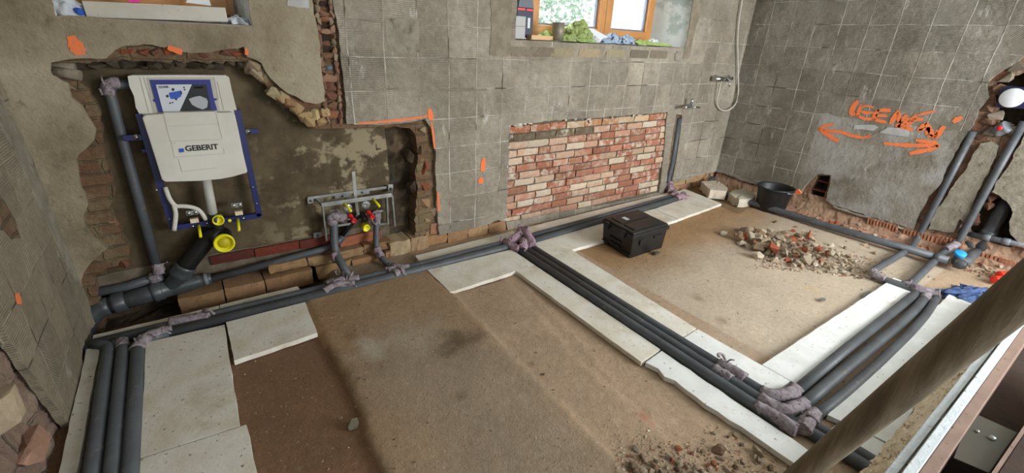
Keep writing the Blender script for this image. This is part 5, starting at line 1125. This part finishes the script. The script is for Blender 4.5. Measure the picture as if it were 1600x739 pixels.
# main pile: heap outline measured on the floor
rr = random.Random(77)
pc = onz(1225,400,0); pl_ = onz(1152,375,0); pr_ = onz(1330,425,0); pf = onz(1230,425,0); pb = onz(1235,362,0)
def inpile(): 
    while True:
        px = rr.uniform(1150,1345); 
        top = 362 + max(0, (px-1150))*.06 + max(0,(px-1270))*.45; bot = 380 + (px-1150)*.40 if px < 1240 else 416 + (px-1240)*.19
        py = rr.uniform(top, bot)
        if bot > top: return px, py, top, bot
def small_kind(): return rr.choices(['stone_fragment','brick_fragment','mortar_fragment'], [5,1.2,3])[0]
LB = {'stone_fragment': 'small grey stone fragment in the rubble pile on the tan floor', 'brick_fragment': 'small orange brick fragment in the rubble pile on the tan floor', 'mortar_fragment': 'small brown mortar fragment in the rubble pile on the tan floor'}
for i in range(260):
    px, py, tp, bt = inpile(); p = onz(px, py, 0); e = min((py-tp), (bt-py))/(bt-tp)*2; fade = 1 if px < 1275 else max(.25, 1-(px-1275)/70)
    z = .10*max(0, e)**.7*fade*rr.uniform(.4,1); s = rr.uniform(.020,.050)*(1.15 if px < 1230 else .85)*(.5+.5*fade); k = small_kind()
    wh = ('left tip' if px < 1180 else 'left part' if px < 1215 else 'middle' if px < 1255 else 'right part' if px < 1295 else 'thin right tail') ; wh2 = 'rear' if py < (tp+bt)/2 else 'front'
    lb = LB[k].replace('small', 'tiny' if s < .024 else 'small').replace('in the rubble pile on the tan floor', 'at the %s of the rubble pile, %s side' % (wh, wh2))
    stone(k, p.x, p.y, z + s*.35 + fz(p.x, p.y), s, rr, lb, lb.split(' fragment at')[0] + ' fragments, %s %s of rubble pile' % (wh2, wh))
big = [('brick_fragment',1167,371,.075,.05,'orange-red brick fragment at the left tip of the rubble pile'),('stone_fragment',1186,385,.085,.06,'large tan stone at the left of the rubble pile'),('brick_fragment',1203,390,.095,.07,'largest orange brick chunk in the left middle of the rubble pile'),('stone_fragment',1184,397,.075,.04,'rounded grey stone at the front left of the rubble pile'),('brick_fragment',1265,366,.10,.08,'bright orange brick half on the top right of the rubble pile'),('stone_fragment',1258,405,.085,.06,'pale faceted stone at the front middle of the rubble pile'),('brick_fragment',1230,405,.045,.05,'small bright orange brick piece at the front of the pile'),('stone_fragment',1222,372,.07,.10,'pale grey stone on the crest of the rubble pile'),('stone_fragment',1300,396,.075,.03,'loose triangular grey stone right of the rubble pile'),('stone_fragment',1230,395,.065,.07,'medium grey stone left of the pale faceted one'),('stone_fragment',1212,405,.06,.03,'flat grey stone at the lower front edge of the pile'),('stone_fragment',1238,414,.05,.015,'bright white flat chip at the foot of the rubble pile'),('brick_fragment',1243,375,.05,.11,'orange brick piece left of the bright brick half'),('stone_fragment',1186,370,.075,.07,'olive grey stone behind the left tip of the pile')]
for k, px, py, s, z, lb in big: p = onz(px, py, z); stone(k, p.x, p.y, z + fz(p.x,p.y), s*.8, rr, lb, None, 'stone' if 'stone' in k else 'brick fragment')
# rubble near the bottom edge, left of the chipped white board
for i in range(150):
    px = rr.uniform(980,1235); lo = 700 + max(0,(1100-px))*.18
    py = rr.gauss(728, 20) if px > 1080 else rr.gauss(735, 12)
    if py < 655 + max(0, 1235-px)*.12 or (px-1100)*.62+636 > py - 6: continue
    p = onz(px, py, 0); s = rr.choice([.006,.008,.010,.014,.02]); k = small_kind()
    wh = 'against the chipped white board' if px > 1170 else 'near the chipped white board' if px > 1110 else 'halfway to the raised slab' if px > 1050 else 'near the raised slab'
    lb = LB[k].replace('small', 'tiny' if s < .012 else 'small').replace('in the rubble pile on the tan floor', 'at the bottom edge of the floor, ' + wh)
    stone(k, p.x, p.y, fz(p.x,p.y)+s*.3, s, rr, lb, lb.replace(' fragment at', ' fragments at'))
for k, px, py, s, lb in [('mortar_fragment',1123,705,.032,'tan block-shaped crumb standing out in the rubble at the bottom'),('stone_fragment',1183,710,.035,'large pale lump against the chipped white board at the bottom'),('mortar_fragment',988,735,.026,'pinkish flat crumb at the bottom edge by the raised slab'),('mortar_fragment',1138,682,.013,'small tan crumb above the block-shaped one'),('stone_fragment',1116,677,.012,'tiny upright tan crumb nearest the chipped board corner'),('stone_fragment',1030,702,.010,'small grey crumb at the left of the bottom rubble'),('mortar_fragment',848,588,.012,'tan pebble on the floor right of the raised slab'),('stone_fragment',1160,722,.016,'light grey crumb between the two big lumps at the bottom')]:
    p = onz(px, py, 0); stone(k, p.x, p.y, fz(p.x,p.y)+s*.4, s, rr, lb, None)
# rubble along the right wall foot
for i in range(170):
    y_ = rr.uniform(.35, 2.1); x_ = 5.45 + abs(rr.gauss(0,.13)) if rr.random() < .8 else rr.uniform(4.9,5.5)
    x_ = min(x_, 5.74)
    if x_ < 5.33 and x_ > 5.2: continue
    s = rr.choice([.010,.014,.02,.03]); k = small_kind(); wh = 'beside the bucket' if y_ > 1.9 else 'below the small wall hole' if y_ > 1.55 else 'under the orange arrows' if y_ > 1.15 else 'below the left channel pipe' if y_ > .8 else 'below the drain pocket'
    lb = LB[k].replace('small', 'tiny' if s < .016 else 'small').replace('in the rubble pile on the tan floor', 'at the right wall foot, ' + wh)
    stone(k, x_, y_, fz(x_, y_)+s*.3, s, rr, lb, lb.replace(' fragment at', ' fragments at'))
def gravel(name, label, fn, n, seed, cols, smin, smax):
    rr = random.Random(seed); q = MB(); i = 0
    while i < n:
        p = fn(rr)
        if p is None: continue
        s = rr.uniform(smin, smax); q.chunk((p[0], p[1], fz(p[0],p[1]) + s*.4 + (p[2] if len(p) > 2 else 0)), (s, s*rr.uniform(.5,1), s*.6), rr, 7, jitcol(rr.choice(cols), rr, .2)); i += 1
    o = q.build(name, M['rub'], None, (0,0,0)); tag(o, label, 'gravel', None, 'stuff')
G = ['b3a591','c4b7a2','a58a6e','bfa288','b0694a','927a60','d3c8b4']
def f1(rr):
    px, py = rr.uniform(1180,1385), rr.gauss(400,14) + 0
    py = 380 + rr.random()*60
    if py < 372 + (px-1180)*.17 or py > 430 + (px-1300)*.10: return None
    p = onz(px, py); return (p.x, p.y)
gravel('gravel', 'fine gravel spread around the rubble pile', f1, 700, 5, G, .006, .014)
def f2(rr):
    px = rr.uniform(960,1240); py = rr.gauss(722,24)
    if py > 760 or (px-1100)*.62+632 > py or py < 664: return None
    p = onz(px, py); return (p.x, p.y)
gravel('gravel', 'fine crumbs scattered over the floor at the bottom edge', f2, 900, 6, G, .002, .007)
def f3(rr): return (min(5.74, 5.4+abs(rr.gauss(0,.16))), rr.uniform(.3,2.6))
gravel('gravel', 'fine brick dust and crumbs along the foot of the right wall', f3, 900, 7, ['a5755a','b08a70','9c6850','b59680','8a6a55'], .006, .015)
def f4(rr):
    x = rr.uniform(-.05, 5.2); y = rr.uniform(.55, 2.85); return (x, y)
gravel('grit', 'fine pale and dark grit scattered across the whole floor', f4, 900, 8, ['cdbfa8','6b5a46','5a4a3a','b8a88f','8a7058'], .0025, .007)
def f5(rr): return (rr.uniform(2.45,4.5), rr.uniform(.25,.62), .022)
gravel('debris', 'dark crumbs littering the white boards around the bowed pipes', f5, 170, 9, ['5e4a3a','6e5a4a','a07058','8a7a68'], .003, .009)
